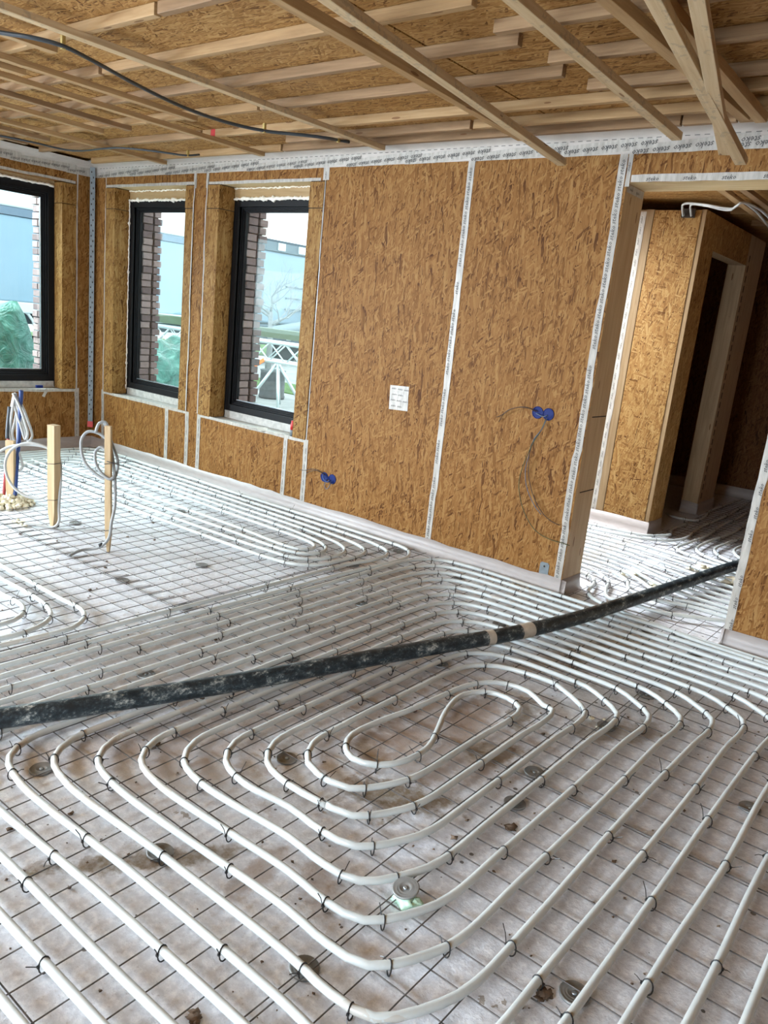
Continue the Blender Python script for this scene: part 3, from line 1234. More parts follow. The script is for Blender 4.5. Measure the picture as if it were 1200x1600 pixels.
tape('seam_tape', 'white tape on the left edge of the pier foot between the windows', (-5.385, Yt, .04), (-5.385, Yt, .555), .045, NY, .02, .06)
tape('seam_tape', 'white tape strip under the middle of the middle window', (-5.665, Yt, .04), (-5.665, Yt, .555), .045, NY, .02, .06)
tape('seam_tape', 'white tape beside the room corner below the middle window', (-6.655, Yt, .05), (-6.655, Yt, .57), .040, NY, .02, .06)
tape('seam_tape', 'thin white tape line left of the middle window lining', (-6.648, Yt, .57), (-6.648, Yt, 2.44), .012, NY, text=False)
tape('seam_tape', 'thin white tape line on the left side of the window pier', (-5.398, Yt - .006, .56), (-5.398, Yt - .006, 2.40), .012, NY, text=False)
tape('seam_tape', 'thin white tape line on the right side of the window pier', (-5.242, Yt - .006, .56), (-5.242, Yt - .006, 2.40), .012, NY, text=False)
tape('seam_tape', 'short white tape tab above the left side of the window pier', (-5.395, Yt, 2.33), (-5.395, Yt, 2.44), .032, NY, text=False)
tape('seam_tape', 'short white tape tab above the right side of the window pier', (-5.245, Yt, 2.33), (-5.245, Yt, 2.44), .032, NY, text=False)
tape('seam_tape', 'white tape along the head of the middle window', (-6.64, Yt, 2.364), (-5.40, Yt, 2.364), .022, NY, text=False)
tape('seam_tape', 'white tape along the head of the right hand window', (-5.23, Yt, 2.364), (-4.03, Yt, 2.364), .022, NY, text=False)
tape('seam_tape', 'white tape along the head of the wide left window', (XL + .001, 3.99, 2.366), (XL + .001, .9, 2.366), .022, NX, text=False)
tape('seam_tape', 'white membrane edge along the sill of the middle window', (-6.645, Yt, .546), (-5.40, Yt, .546), .024, NY, text=False)
tape('seam_tape', 'white membrane edge along the sill of the right hand window', (-5.23, Yt, .546), (-3.98, Yt, .546), .024, NY, text=False)
tape('seam_tape', 'white membrane edge along the sill of the wide left window', (XL + .001, 4.0, .546), (XL + .001, .9, .546), .024, NX, text=False)
tape('seam_tape', 'white tape left of the room corner on the left wall, lower half', (XL + .001, 4.01, .05), (XL + .001, 4.01, .56), .045, NX, .02, .06)
tape('seam_tape', 'thin white tape line between wide window lining and room corner', (XL + .001, 4.003, .56), (XL + .001, 4.003, 2.44), .014, NX, text=False)
tape('seam_tape', 'white printed tape along the top edge of the doorway', (-1.80, Yt, 2.318), (1.0, Yt, 2.318), .036, NY, .030, .19, off=-.002, mi_t='textdk')
tape('seam_tape', 'second white tape strip turned into the upper doorway corner', (-1.822, Yt, 2.28), (-1.822, Yt, 2.44), .024, NY, .02, .06)
tape('seam_tape', 'white printed tape on the wall edge right of the doorway', (-.868, Yt, .06), (-.868, Yt, 2.30), .040, NY, .028, .12, off=-.006, mi_t='textdk')
tape('seam_tape', 'white tape around the edge inside the doorway jamb top', (-1.8185, W + .01, 2.275), (-1.8185, E3 - .01, 2.275), .04, NX, .022, .09)
tape('seam_tape', 'silvery white tape down the far hall post', (-2.53, 6.189, .05), (-2.53, 6.189, 2.48), .05, NY, .024, .08)

# patch of tape on the big panel
mb = MB()
c = Vector((-3.163, YW - .002, .983))
mb.obox(c, (.078, 0, .004), (0, .0006, 0), (-.004, 0, .080))
for r_ in range(4):
    for q in range(3):
        xx, zz = -.048 + q * .052 + (.008 if r_ % 2 else 0), .058 - r_ * .038
        if abs(xx) < .062:
            put_word(mb, c + Vector((xx, -.0012, zz)), (1, 0, .03), NY, .018, 1)
tag(mb.build('tape_patch', ['tape', 'text']), 'square patch of white printed tape on the large wall panel', 'tape')

# ================================================================== CEILING BATTENS
def batten(label, a, b, w, h, mat='batten', group=None, up=(0, 0, 1), name='ceiling_batten'):
    """a, b: centre line end points; local x runs along the wood"""
    a, b = Vector(a), Vector(b)
    L = (b - a).length
    m = MB()
    m.box(-L / 2, L / 2, -w / 2, w / 2, -h / 2, h / 2)
    o = m.build(name, mat, None, .002)
    x = (b - a).normalized()
    z = (Vector(up) - x * x.dot(Vector(up))).normalized()
    y = z.cross(x)
    o.matrix_world = Matrix.Translation((a + b) / 2) @ Matrix((x, y, z)).transposed().to_4x4()
    return tag(o, label, 'batten', group)


hz = .045
zx = ZC - hz / 2 - .001
rows = [
    (2.03, -6.70, -2.9, 'batten', 'upper batten nearest the camera, running toward the left wall'),
    (2.03, -2.88, 1.2, 'batten_old', 'dark upper batten entering at the top edge of the photo'),
    (2.43, -6.70, -3.93, 'batten_old', 'grey ended upper batten crossing behind the black ceiling cable'),
    (2.43, -3.90, -1.70, 'batten', 'upper batten whose cut end shows at the top centre of the ceiling'),
    (2.815, -6.70, -1.74, 'batten_old', 'long upper batten with a square cut end, second from top centre'),
    (3.195, -6.70, -3.60, 'batten', 'upper batten piece above the short battens on the left'),
    (3.195, -3.58, -1.745, 'batten_old', 'mould spotted upper batten with a square cut end, third from top centre'),
    (3.595, -6.70, -4.60, 'batten_old', 'upper batten piece near the corner, left of the red mark'),
    (3.595, -4.58, .6, 'batten', 'long upper batten marked with a red spot'),
    (3.85, -4.05, -2.62, 'batten_old', 'short upper batten beside the end of the black cable'),
    (3.85, -2.60, 1.6, 'batten', 'upper batten second from the long wall, right part'),
    (2.675, -1.765, 1.3, 'batten_old', 'right hand upper batten starting left of the hanging batten, nearest'),
    (3.035, -1.73, 1.4, 'batten_old', 'right hand upper batten, second from the camera'),
    (3.40, -1.73, 1.5, 'batten_old', 'right hand upper batten, third from the camera'),
    (2.30, -1.5, 1.5, 'batten_old', 'dark upper batten at the top right edge of the ceiling'),
    (4.045, -6.66, -4.30, 'batten', 'upper batten against the long wall near the room corner'),
    (4.045, -4.28, -1.54, 'batten_old', 'upper batten against the long wall above the large panels'),
    (4.045, -1.53, -1.28, 'batten_old', 'short filler batten against the long wall with joints at both ends'),
    (4.045, -1.27, 1.9, 'batten', 'upper batten against the long wall above the doorway'),
]
for (y, xa, xb, mt, lb) in rows:
    batten(lb, (xa, y, zx), (xb, y, zx), .034, hz, mt)
bt = bpy.data.objects['ceiling_batten.008'] if 'ceiling_batten.008' in bpy.data.objects else None
for o in list(COL.objects):
    if o.get('label') == 'long upper batten marked with a red spot':
        m = MB()
        cx = -4.47 - (-4.58 + .6) / 2
        m.box(cx - .022, cx + .022, -.0178, -.0170, -.0215, .0215)
        pm = m.build('paint_mark', 'red', o)
        pm['label'] = 'red paint mark'

zl = ZC - hz - .029 / 2 - .0005
lower = [
    (-3.415, .9, 4.06, 'lower batten crossing the whole left ceiling, nearest the centre', 'batten_pale'),
    (-4.48, .9, 4.03, 'long lower batten ending at the long wall above the middle window', 'batten'),
    (-5.70, .9, 4.10, 'long lower batten closest to the room corner', 'batten'),
    (-4.13, .9, 3.17, 'lower batten ending short beside the long wall one, under the black cable', 'batten'),
    (-4.87, .9, 3.22, 'lower batten ending halfway, left of the long wall pair', 'batten_old'),
    (-5.19, .9, 3.22, 'lower batten ending halfway, second from the corner batten', 'batten'),
    (-5.98, .9, 3.27, 'lower batten ending near the thin black cable by the corner', 'batten_old'),
    (-3.735, .9, 2.075, 'short lower batten stub at the left edge under the thick cable', 'batten'),
    (-6.32, .9, 3.28, 'lower batten ending just above the wide left window', 'batten_old'),
    (-4.30, .9, 2.22, 'short lower batten stub at the left edge beside the long ones', 'batten'),
]
for (x, ya_, yb_, lb, mt) in lower:
    batten(lb, (x, ya_, zl), (x, yb_, zl), .050, .028, mt)

# loose hanging battens in front of the doorway side
hang = [
    ((-2.22, 2.02, 2.500), (-2.385, 4.0, 2.512), .047, .040, 'batten', 'pale hanging batten crossed by a longer mottled one near the wall'),
    ((-2.00, 2.11, 2.462), (-2.122, 4.0, 2.375), .046, .034, 'batten_pale', 'mottled hanging batten whose end dips in front of the large wall panel'),
    ((-1.49, 2.32, 2.498), (-1.53, 4.0, 2.470), .048, .036, 'batten_pale', 'single hanging batten ending in front of the printed ceiling tape'),
    ((-1.235, 2.43, 2.505), (-1.203, 3.9, 2.515), .048, .040, 'batten', 'right hand hanging batten ending beside its twin at the far right'),
    ((-1.10, 2.48, 2.505), (-1.145, 3.95, 2.515), .048, .040, 'batten', 'outermost right hanging batten, behind the two crossed ones'),
    ((-1.065, 2.49, 2.452), (-1.150, 3.8, 2.305), .048, .032, 'batten_pale', 'mottled steep hanging batten reaching lowest of the crossed pair'),
    ((-.962, 2.53, 2.44), (-1.196, 3.7, 2.325), .048, .030, 'batten_pale', 'hanging batten crossing behind the lowest one, nearly upright in the photo'),
]
for (a, b, w, h, mt, lb) in hang:
    a, b = Vector(a), Vector(b)
    a2 = a + (a - b).normalized() * 1.15
    batten(lb, a2, b, w, h, mt, name='hanging_batten')

# hall ceiling battens
for i, y in enumerate((5.0, 5.55, 6.6, 7.2, 7.8, 8.4)):
    batten(['cross batten in the hall ceiling just behind the doorway head', 'cross batten in the hall ceiling, second from the doorway', 'cross batten in the hall ceiling above the inner door opening', 'cross batten deep in the hall, fourth from the doorway', 'cross batten deep in the hall, fifth from the doorway', 'hindmost cross batten in the dark hall ceiling'][i],
           (-2.0 if y > 6 else -2.95, y, zx), (.5, y, zx), .034, hz, 'batten_old' if i % 2 else 'batten')
batten('long batten in the hall ceiling, left one of the crossing pair', (-1.74, 4.62, zl), (-1.84, 8.2, zl), .05, .028, 'batten')
batten('long batten in the hall ceiling, right one of the crossing pair', (-1.62, 4.62, zl), (-1.66, 8.4, zl - .002), .05, .028, 'batten_old')
batten('single long batten in the hall ceiling at the right edge', (-1.35, 4.62, zl), (-1.35, 8.4, zl), .05, .028, 'batten')


def cable_obj(name, label, pts, r, mat, cat='cable', clips=(), clipmat='clip', group=None, step=.03):
    loc = Vector(pts[0])
    root = None
    if clips:
        root = empty(name, label, cat, loc, group)
        m = MB()
        m.tube(spline(pts, step), r, 8)
        part('cable_run', m, mat, root)
        for c in clips:
            m = MB()
            m.box(c[0] - .008, c[0] + .008, c[1] - .008, c[1] + .008, c[2] - r * 1.3, ZC - hz)
            part('clip', m, clipmat, root)
        return root
    m = MB()
    m.tube(spline(pts, step), r, 8)
    return tag(m.build(name, mat), label, cat, group)


cable_obj('ceiling_cable', 'thick black cable sagging along the left ceiling battens',
          [(-4.05, 1.2, 2.50), (-3.83, 1.55, 2.495), (-3.655, 1.786, 2.488), (-3.568, 1.87, 2.486), (-3.53, 1.98, 2.486), (-3.59, 2.191, 2.483), (-3.702, 2.468, 2.480), (-3.825, 2.869, 2.478), (-3.85, 3.199, 2.482), (-3.79, 3.437, 2.49), (-3.66, 3.60, 2.50), (-3.58, 3.75, 2.51), (-3.60, 3.86, 2.525), (-3.58, 3.93, 2.53)],
          .0095, 'cable', clips=[(-3.535, 2.0, 2.486), (-3.80, 3.42, 2.49), (-3.59, 3.84, 2.52)])
cable_obj('ceiling_cable', 'thin black cable under the ceiling near the room corner',
          [(-6.5, 2.3, 2.50), (-6.3, 2.7, 2.495), (-6.151, 2.993, 2.49), (-6.092, 3.202, 2.49), (-6.05, 3.48, 2.49), (-5.606, 3.507, 2.49), (-5.445, 3.53, 2.492), (-5.237, 3.663, 2.49), (-5.101, 3.854, 2.495), (-5.08, 3.95, 2.52)],
          .007, 'cable', clips=[(-5.10, 3.86, 2.497)])

# ================================================================== WALL THINGS
# corner strap
r = empty('corner_strap', 'grey perforated metal strap hanging down the room corner with a red end', 'metal strap', (-6.79, 4.12, .22))
m = MB()
sd = Vector((.72, .69, 0)) * .022
nn = Vector((.69, -.72, 0))
cc = Vector((-6.792, 4.125, 0))
m.obox(cc + Vector((0, 0, 1.385)), sd, nn * .0012, (0, 0, 1.135))
k = 0
z = .32
while z < 2.5:
    o_ = sd * (.35 if k % 2 else -.35)
    m.obox(cc + o_ + nn * .0014 + Vector((0, 0, z)), sd * .2, nn * .0004, (0, 0, .008), 1)
    z += .045
    k += 1
part('strap', m, [MAT['steel_dull'], MAT['gap']], r)
m = MB()
m.obox(cc + Vector((0, 0, .222)), sd * 1.15, nn * .004, (0, 0, .028))
part('end_cap', m, 'red', r)

# bracket by the doorway
m = MB()
m.box(-1.972, -1.912, W - .0035, W - .001, .0, .165)
m.box(-1.965, -1.919, W - .0035, W - .001, .165, .172)
m.lathe((-1.942, W - .004, .148), [(.006, 0), (.006, .001)], 10, 1, 'Y')
tag(m.build('strap_bracket', ['steel_dull', 'gap'], None, .001), 'grey steel bracket at the foot of the long wall beside the doorway', 'bracket')


def socket(label, xs, z, wires):
    r = empty('socket_boxes', label, 'electrical box', (sum(xs) / 2, YW, z))
    for x in xs:
        m = MB()
        m.lathe((x, YW - .001, z), [(.035, -.002), (.036, .003), (.0335, .0045), (.0315, .003), (.031, .0012)], 26, 0, 'Y', [0, 0, 0, 0, 1])
        part('box_cup', m, ['bluecup', 'bluecup'], r)
    m = MB()
    m.box(xs[0] + .03, xs[1] - .03, YW - .004, YW - .001, z - .012, z + .012)
    part('connector', m, 'bluecup', r)
    for (pts, rr, mt) in wires:
        m = MB()
        m.tube(spline(pts, .02), rr * 1.4, 5)
        part('loose_wire', m, mt, r)
    return r


y_ = YW - .012
socket('pair of blue socket boxes with long loose wires, beside the doorway', (-2.136, -2.066), 1.043, [
    ([(-2.13, y_, 1.05), (-2.18, y_ - .02, 1.062), (-2.25, y_ - .02, 1.058), (-2.31, y_ - .015, 1.034), (-2.36, y_ - .01, .995), (-2.40, y_, .975)], .0016, 'wirebrown'),
    ([(-2.14, y_, 1.045), (-2.20, y_ - .02, 1.066), (-2.27, y_ - .02, 1.052), (-2.34, y_ - .01, 1.015), (-2.38, y_, .95)], .0015, 'wirebrown'),
    ([(-2.14, y_, 1.038), (-2.08, y_ - .015, 1.028), (-2.06, y_ - .01, 1.04)], .0022, 'wireblue'),
    ([(-2.072, y_, 1.02), (-2.085, y_ - .02, .94), (-2.115, y_ - .03, .87), (-2.155, y_ - .025, .75), (-2.176, y_ - .02, .63), (-2.158, y_ - .02, .54), (-2.10, y_ - .02, .43), (-2.02, y_ - .02, .355), (-1.93, y_ - .02, .328), (-1.85, y_ - .02, .325), (-1.79, y_ - .03, .325)], .0018, 'wiregreen'),
    ([(-2.07, y_, 1.02), (-2.09, y_ - .02, .93), (-2.125, y_ - .03, .86), (-2.13, y_ - .02, .74), (-2.115, y_ - .02, .66), (-2.07, y_ - .02, .56), (-2.00, y_ - .02, .475), (-1.93, y_ - .02, .435), (-1.875, y_ - .02, .425)], .0018, 'wirebrown'),
    ([(-2.068, y_, 1.02), (-2.08, y_ - .02, .95), (-2.11, y_ - .03, .90), (-2.135, y_ - .02, .80), (-2.145, y_ - .02, .70), (-2.12, y_ - .02, .60), (-2.05, y_ - .02, .50), (-2.0, y_ - .02, .46)], .0017, 'wireblue'),
])
socket('pair of low blue socket boxes on the large panel near the window', (-3.768, -3.690), .320, [
    ([(-3.75, y_, .34), (-3.80, y_ - .02, .365), (-3.87, y_ - .02, .362), (-3.95, y_ - .015, .335), (-4.0, y_ - .01, .33)], .0018, 'wirebrown'),
    ([(-3.76, y_, .34), (-3.82, y_ - .02, .36), (-3.90, y_ - .02, .335), (-3.94, y_, .31)], .0016, 'wirebrown'),
    ([(-3.77, y_, .345), (-3.74, y_ - .03, .32), (-3.70, y_ - .03, .30), (-3.69, y_ - .01, .315)], .004, 'bluepipe'),
    ([(-3.735, y_, .31), (-3.735, y_ - .02, .27), (-3.715, y_ - .02, .245), (-3.69, y_ - .02, .262), (-3.69, y_, .30)], .002, 'wireblue'),
])

# small things on the sills
r = empty('sealant_cartridge', 'small red capped grey cylinder standing on the right window sill', 'cartridge', (-4.16, 4.20, Z0))
m = MB()
m.lathe((-4.16, 4.20, Z0 - .003), [(.017, 0), (.017, .045), (.015, .05)], 16)
part('tube_body', m, 'steel_dull', r)
m = MB()
m.lathe((-4.16, 4.20, Z0 + .047), [(.018, 0), (.018, .04), (.012, .055), (.011, .07)], 16)
part('cap', m, 'red', r)


def scrap(label, pts, mat='tape', name='tape_scrap'):
    m = MB()
    for q in pts:
        m.poly(q)
    n = len(m.v)
    o = m.build(name, mat)
    so = o.modifiers.new('thickness', 'SOLIDIFY')
    so.thickness = .0012
    return tag(o, label, 'scrap')


scrap('crumpled white membrane scrap in the middle of the right window sill', [[(-4.62, 4.14, .548), (-4.50, 4.15, .562), (-4.44, 4.21, .574), (-4.55, 4.20, .556)], [(-4.50, 4.15, .562), (-4.46, 4.13, .545), (-4.40, 4.17, .557), (-4.44, 4.21, .574)]])
scrap('small white membrane scrap at the right end of the right window sill', [[(-4.33, 4.15, .552), (-4.24, 4.16, .556), (-4.22, 4.21, .568), (-4.30, 4.20, .558)]])
m = MB()
m.obox((XL + .012, 3.64, .578), (.01, 0, 0), (0, .03, 0), (0, 0, .012), 0)
m.obox((XL + .006, 3.70, .52), (.0008, 0, 0), (0, .012, -.006), (0, .02, .034), 1)
tag(m.build('tape_scrap', ['bluecup', 'tape']), 'blue scrap with a dangling white strip on the left window sill', 'scrap')

# hall: notch with white cables
r = empty('hall_cables', 'white cables looping from a dark notch in the hall wall top', 'cable', (-2.15, 6.15, 2.4))
m = MB()
m.box(-2.23, -2.13, 6.178, 6.187, 2.435, 2.500)
part('notch', m, 'gap', r)
for i, pts in enumerate(([(-2.21, 6.17, 2.445), (-2.215, 6.13, 2.50), (-2.19, 6.08, 2.515), (-2.0, 5.95, 2.49), (-1.78, 5.90, 2.455), (-1.72, 5.84, 2.48), (-1.66, 6.1, 2.48), (-1.62, 6.5, 2.41), (-1.60, 7.0, 2.30), (-1.58, 7.3, 2.24)],
                         [(-2.15, 6.17, 2.445), (-2.155, 6.13, 2.50), (-2.13, 6.08, 2.512), (-1.99, 5.98, 2.485), (-1.80, 5.93, 2.45), (-1.74, 5.90, 2.49), (-1.70, 6.1, 2.48), (-1.68, 6.5, 2.42), (-1.66, 6.9, 2.33), (-1.66, 7.1, 2.26)])):
    m = MB()
    m.tube(spline(pts, .03), .008, 7)
    part('cable_run', m, 'cond_pale', r)

# ================================================================== FLOOR HEATING
def G(b, a, z=.0295):
    return ((-1.172 + .1 * b) * .988, (1.557 + .1 * a) * .988, z)


# reinforcing mesh sheets
def mesh_sheet(label, xa, xb, ya, yb, dx=0.0, dy=0.0, dz=0.0):
    m = MB()
    r = .0020
    b0, b1 = math.ceil((xa + 1.172) / .1), math.floor((xb + 1.172) / .1)
    a0, a1 = math.ceil((ya - 1.557) / .1), math.floor((yb - 1.557) / .1)
    rnd = random.Random(int(xa * 100 + ya * 10) & 0xffff)
    for b in range(b0, b1 + 1):
        x = -1.172 + .1 * b + dx
        n = max(3, int((yb - ya) / .25))
        ph, am = rnd.uniform(0, 6), rnd.uniform(0, .0022)
        m.tube([(x + am * math.sin(ph + 2.3 * i), ya + (yb - ya) * i / n, .0150 + dz) for i in range(n + 1)], r, 5, cap=False)
    for a in range(a0, a1 + 1):
        y = 1.557 + .1 * a + dy
        n = max(3, int((xb - xa) / .25))
        ph, am = rnd.uniform(0, 6), rnd.uniform(0, .0022)
        m.tube([(xa + (xb - xa) * i / n, y + am * math.sin(ph + 2.1 * i), .0105 + dz) for i in range(n + 1)], r, 5, cap=False)
    return tag(m.build('reinforcing_mesh', 'wire'), label, 'wire mesh')


YB = 2.285
mesh_sheet('steel mesh sheet in the near left floor, under the outgoing loops', -4.95, -2.94, .12, YB + .06)
mesh_sheet('steel mesh sheet under the left half of the near heating spiral', -2.99, -.94, .12, YB + .06, .0, .0)
mesh_sheet('steel mesh sheet under the straight pipes at the right front', -.99, 1.3, .12, YB + .06, .016, .0)
mesh_sheet('steel mesh sheet around the stakes, beside the left window', -6.74, -4.92, .6, YB + .06, .014)
mesh_sheet('steel mesh sheet in the far room corner below the windows', -6.74, -4.92, YB - .03, 4.13, .0, .014)
mesh_sheet('steel mesh sheet in front of the right hand window', -4.97, -2.94, YB - .03, 4.13, .014, .014)
mesh_sheet('steel mesh sheet in front of the large wall panels, under the hose', -2.99, -.94, YB - .03, 4.13, .0, .013)
mesh_sheet('steel mesh sheet at the foot of the wall right of the doorway', -.99, 1.3, YB - .03, 4.13, .016, .013)
mesh_sheet('steel mesh sheet across the doorway threshold', -1.78, -.93, 4.10, 4.62, .012, .0)
mesh_sheet('steel mesh sheet on the bright hall floor', -2.9, .5, 4.62, 6.12, .012, .0)
mesh_sheet('steel mesh sheet in the dark end of the hall', -1.98, .5, 6.1, 8.8)


def gp(pts, wob=.08, rnd=random.Random(3)):
    """grid way points -> densified with slight wobble on long straights"""
    out = []
    for i, p in enumerate(pts):
        out.append((p[0], p[1]))
        if i + 1 < len(pts):
            q = pts[i + 1]
            L = math.hypot(q[0] - p[0], q[1] - p[1])
            n = int(L / 4.5)
            for j in range(1, n):
                t = j / n
                w = rnd.uniform(-wob, wob)
                nx_, ny_ = -(q[1] - p[1]) / L, (q[0] - p[0]) / L
                out.append((p[0] + (q[0] - p[0]) * t + nx_ * w, p[1] + (q[1] - p[1]) * t + ny_ * w))
    return out


def left_col(c):            # from the lower left bend upwards
    return [(-3.9 - .95 * c, 2.1 - .98 * c), (-4.65 - .93 * c, 3.1 - .98 * c), (-4.80 - .925 * c, 5.0 - .95 * c), (-4.78 - .92 * c, 9.5), (-4.72 - .92 * c, 11.9 + .93 * c), (-4.45 - .91 * c, 13.25 + .93 * c)]


def top_row(c):             # from the upper left bend to the right hand bend (joins right column c+2)
    return [(-3.62 - .91 * c, 14.15 + .93 * c), (-2.4 - .9 * c, 14.55 + .93 * c), (-1.0, 14.65 + .93 * c), (c - .9, 14.6 + .93 * c), (c + .2, 14.0 + .93 * c)]


def right_col(c):           # from the right hand bend down towards the camera
    return [(c - .90, 11.35 + .93 * c), (c - .72, 10.2 + .93 * c), (c - .80, 8.6 + .93 * c), (c - .85, 6.6 - .9 * c if c < 3 else 4.9 - c + 2.2), (c - .9, 4.35 - c), (c - 1.15, 3.4 - c)]


def bottom_row(c):          # from below the right column leftwards
    return [(c - 2.0, 2.05 - c), (c - 3.1, 1.85 - c), (c - 4.6, 1.95 - c) if c > 1 else (c - 2.9, 1.85 - c)] + ([(-2.6 - .93 * c, 1.75 - .99 * c)] if c > 0 else [])


S_curve = [(-.85, 11.35), (-1.73, 11.75), (-2.68, 11.5), (-3.14, 10.4), (-2.82, 8.8), (-2.19, 7.3), (-1.72, 6.0), (-1.74, 4.75), (-2.25, 3.75), (-3.1, 3.45), (-3.75, 3.85), (-4.12, 4.6), (-4.05, 6.3), (-3.82, 7.8), (-3.68, 9.5), (-3.5, 11.3), (-3.1, 12.3), (-2.4, 12.9), (-1.4, 13.0), (-.4, 12.4)]


def chain(c0, cmax):
    """spiral outwards from right column c0 (2 rings per turn); returns grid points"""
    pts = []
    c = c0
    while True:
        pts += right_col(c)
        pts += bottom_row(c)
        if c + 0 > cmax:
            return pts
        pts += left_col(c)
        if c >= 13:
            return pts
        if c >= 11:
            pts += top_row(c)[:3] + [(14 + 0.0 * c, 14.65 + .93 * c)]
            return pts
        pts += top_row(c)
        c += 2


even = chain(0, 12)
odd = chain(1, 12)
circ = list(reversed(even)) + S_curve[1:] + odd


def heating_pipe(label, gpts, wob=.08, tie_every=.54, stuff=True, z=.0295, seed=1, maxties=100, r=.0112):
    root = empty('heating_pipe', label, 'heating pipe', G(gpts[0][0], gpts[0][1], 0))
    rnd = random.Random(seed)
    P = spline([G(b, a, z) for b, a in gp(gpts, wob)], .045)
    m = MB()
    m.tube(P, r, 10)
    part('pipe', m, 'pipe', root)
    # cable ties
    spots = []
    acc = .2
    for i in range(1, len(P) - 1):
        acc += (P[i] - P[i - 1]).length
        tan = (P[i + 1] - P[i - 1]).normalized()
        prev = (P[i] - P[i - 1]).normalized()
        need = tie_every * rnd.uniform(.8, 1.2)
        if abs((P[min(i + 3, len(P) - 1)] - P[i]).normalized().dot(prev)) < .97:
            need = .14
        if acc > need:
            acc = 0
            if in_view(P[i], 30):
                spots.append((P[i].copy(), math.atan2(tan.y, tan.x)))
    spots.sort(key=lambda s: (s[0] - CAMP).length)
    for s in spots[:maxties]:
        t = bpy.data.objects.new('cable_tie', TIES[rnd.randrange(len(TIES))])
        COL.objects.link(t)
        t.parent = root
        t.location = s[0] - root.location
        t.rotation_euler = (0, 0, s[1] + (PI if rnd.random() < .5 else 0))
    rest = spots[maxties:]
    if rest:
        m = MB()
        for s in rest:
            vv, ff = TIEGEO[rnd.randrange(len(TIEGEO))]
            mt = Matrix.Translation(s[0]) @ Matrix.Rotation(s[1] + (PI if rnd.random() < .5 else 0), 4, 'Z')
            m.add(vv, ff, 0, mt)
        o = part('cable_tie', m, 'black_glossy', root)
        o['kind'] = 'stuff'
        o['label'] = 'the many further black ties along the distant pipe'
    return root


TIES, TIEGEO = [], []
rt_ = random.Random(21)
for i in range(6):
    m = MB()
    ring = []
    for k in range(14):
        t = 2 * PI * k / 14
        ring.append((0.0015 * math.sin(t), .0135 * math.cos(t), -.008 + .0212 * math.sin(t)))
    m.tube(ring, .0019, 5, closed=True)
    ang = rt_.uniform(-.5, .9)
    L = rt_.uniform(.02, .045)
    side = 1
    p0 = Vector((0, .0145 * side, -.004))
    dirx = rt_.uniform(-.5, .5)
    p1 = p0 + Vector((dirx * L * .5, side * L * .5, L * .45 * math.sin(ang) + .003))
    p2 = p0 + Vector((dirx * L, side * L * .85, L * math.sin(ang)))
    if i % 3 == 0:
        p1 = p0 + Vector((dirx * L * .4, side * L * .2, L * .7))
        p2 = p0 + Vector((dirx * L * .8, side * L * .5, L * 1.25))
    m.tube([p0, p1, p2], .0014, 4)
    m.obox(p0, (.003, 0, 0), (0, .0025, 0), (0, 0, .003))
    TIEGEO.append((list(m.v), list(m.f)))
    TIES.append(m.data('cable_tie', 'black_glossy'))

heating_pipe('white pipe circuit coiled in a large double spiral around an S bend, in the foreground', circ, seed=5)

# rings further out: columns 13 and 14 sweep into the far field along the long wall
far_x = -53.5


def wall_return(row, depth, end=-20):
    """runs towards the left wall and turns back along it"""
    xw = -55.2 + depth * .93
    return [(-30, row), (-45, row), (xw + 2.2, row), (xw + .8, row - .5), (xw, row - 1.8), (xw, row - 6), (xw, 10), (xw, end)]


p13 = list(reversed([(-4.72 - .92 * 13, 5), (-4.72 - .92 * 13, 11.9)]))
heating_pipe('white pipe sweeping from the hose area into the outermost run below the windows',
             list(reversed([(-16.9, -12.5), (-16.75, -3), (-16.55, 9), (-16.4, 18.1), (-16.1, 22.3), (-16.25, 24.0), (-17.0, 25.1), (-18.2, 25.5), (-19.6, 25.5)] + wall_return(25.55, 0))), seed=8, maxties=80)
heating_pipe('white pipe forming the second run below the windows, curving beside the outermost one',
             list(reversed([(-17.8, -12), (-17.7, -1.7), (-17.6, 8), (-17.45, 19.4), (-17.1, 21.6), (-17.2, 22.9), (-17.8, 23.8), (-19.2, 24.3), (-20.5, 24.5)] + wall_return(24.6, 1))), seed=9, maxties=80)
heating_pipe('white pipe of the far field whose U bend lies nearest the large panel',
             [(-52, 15.6), (-45, 15.7), (-35, 15.8), (-27, 16.0), (-21.0, 16.3), (-19.4, 16.7), (-18.45, 17.7), (-18.2, 19.6), (-18.15, 21.4), (-18.6, 22.5), (-19.6, 23.1), (-21.5, 23.45), (-24, 23.6)] + wall_return(23.7, 2), seed=10, maxties=80)
heating_pipe('white pipe of the far field, second U bend from the large panel',
             [(-52, 16.6), (-45, 16.7), (-35, 16.8), (-27, 17.0), (-22.1, 17.3), (-20.3, 17.55), (-19.25, 18.5), (-18.95, 20.0), (-19.3, 21.3), (-20.3, 22.1), (-22.5, 22.6), (-26, 22.8)] + wall_return(22.8, 3), seed=11, maxties=80)
heating_pipe('white pipe of the far field, third U bend from the large panel',
             [(-52, 17.7), (-45, 17.8), (-35, 17.9), (-27, 18.1), (-21.5, 18.25), (-20.4, 18.7), (-20.0, 19.6), (-20.3, 20.6), (-21.3, 21.3), (-23.2, 21.7), (-26, 21.9)] + wall_return(21.9, 4), seed=12, maxties=60)
heating_pipe('white pipe at the heart of the far field with the tightest U bend',
             [(-52, 18.8), (-45, 18.9), (-35, 19.0), (-27, 19.1), (-22.4, 18.9), (-21.2, 19.15), (-20.9, 20.0), (-21.5, 20.7), (-22.7, 20.95), (-26, 21.0)] + wall_return(21.0, 5), seed=13, maxties=60)
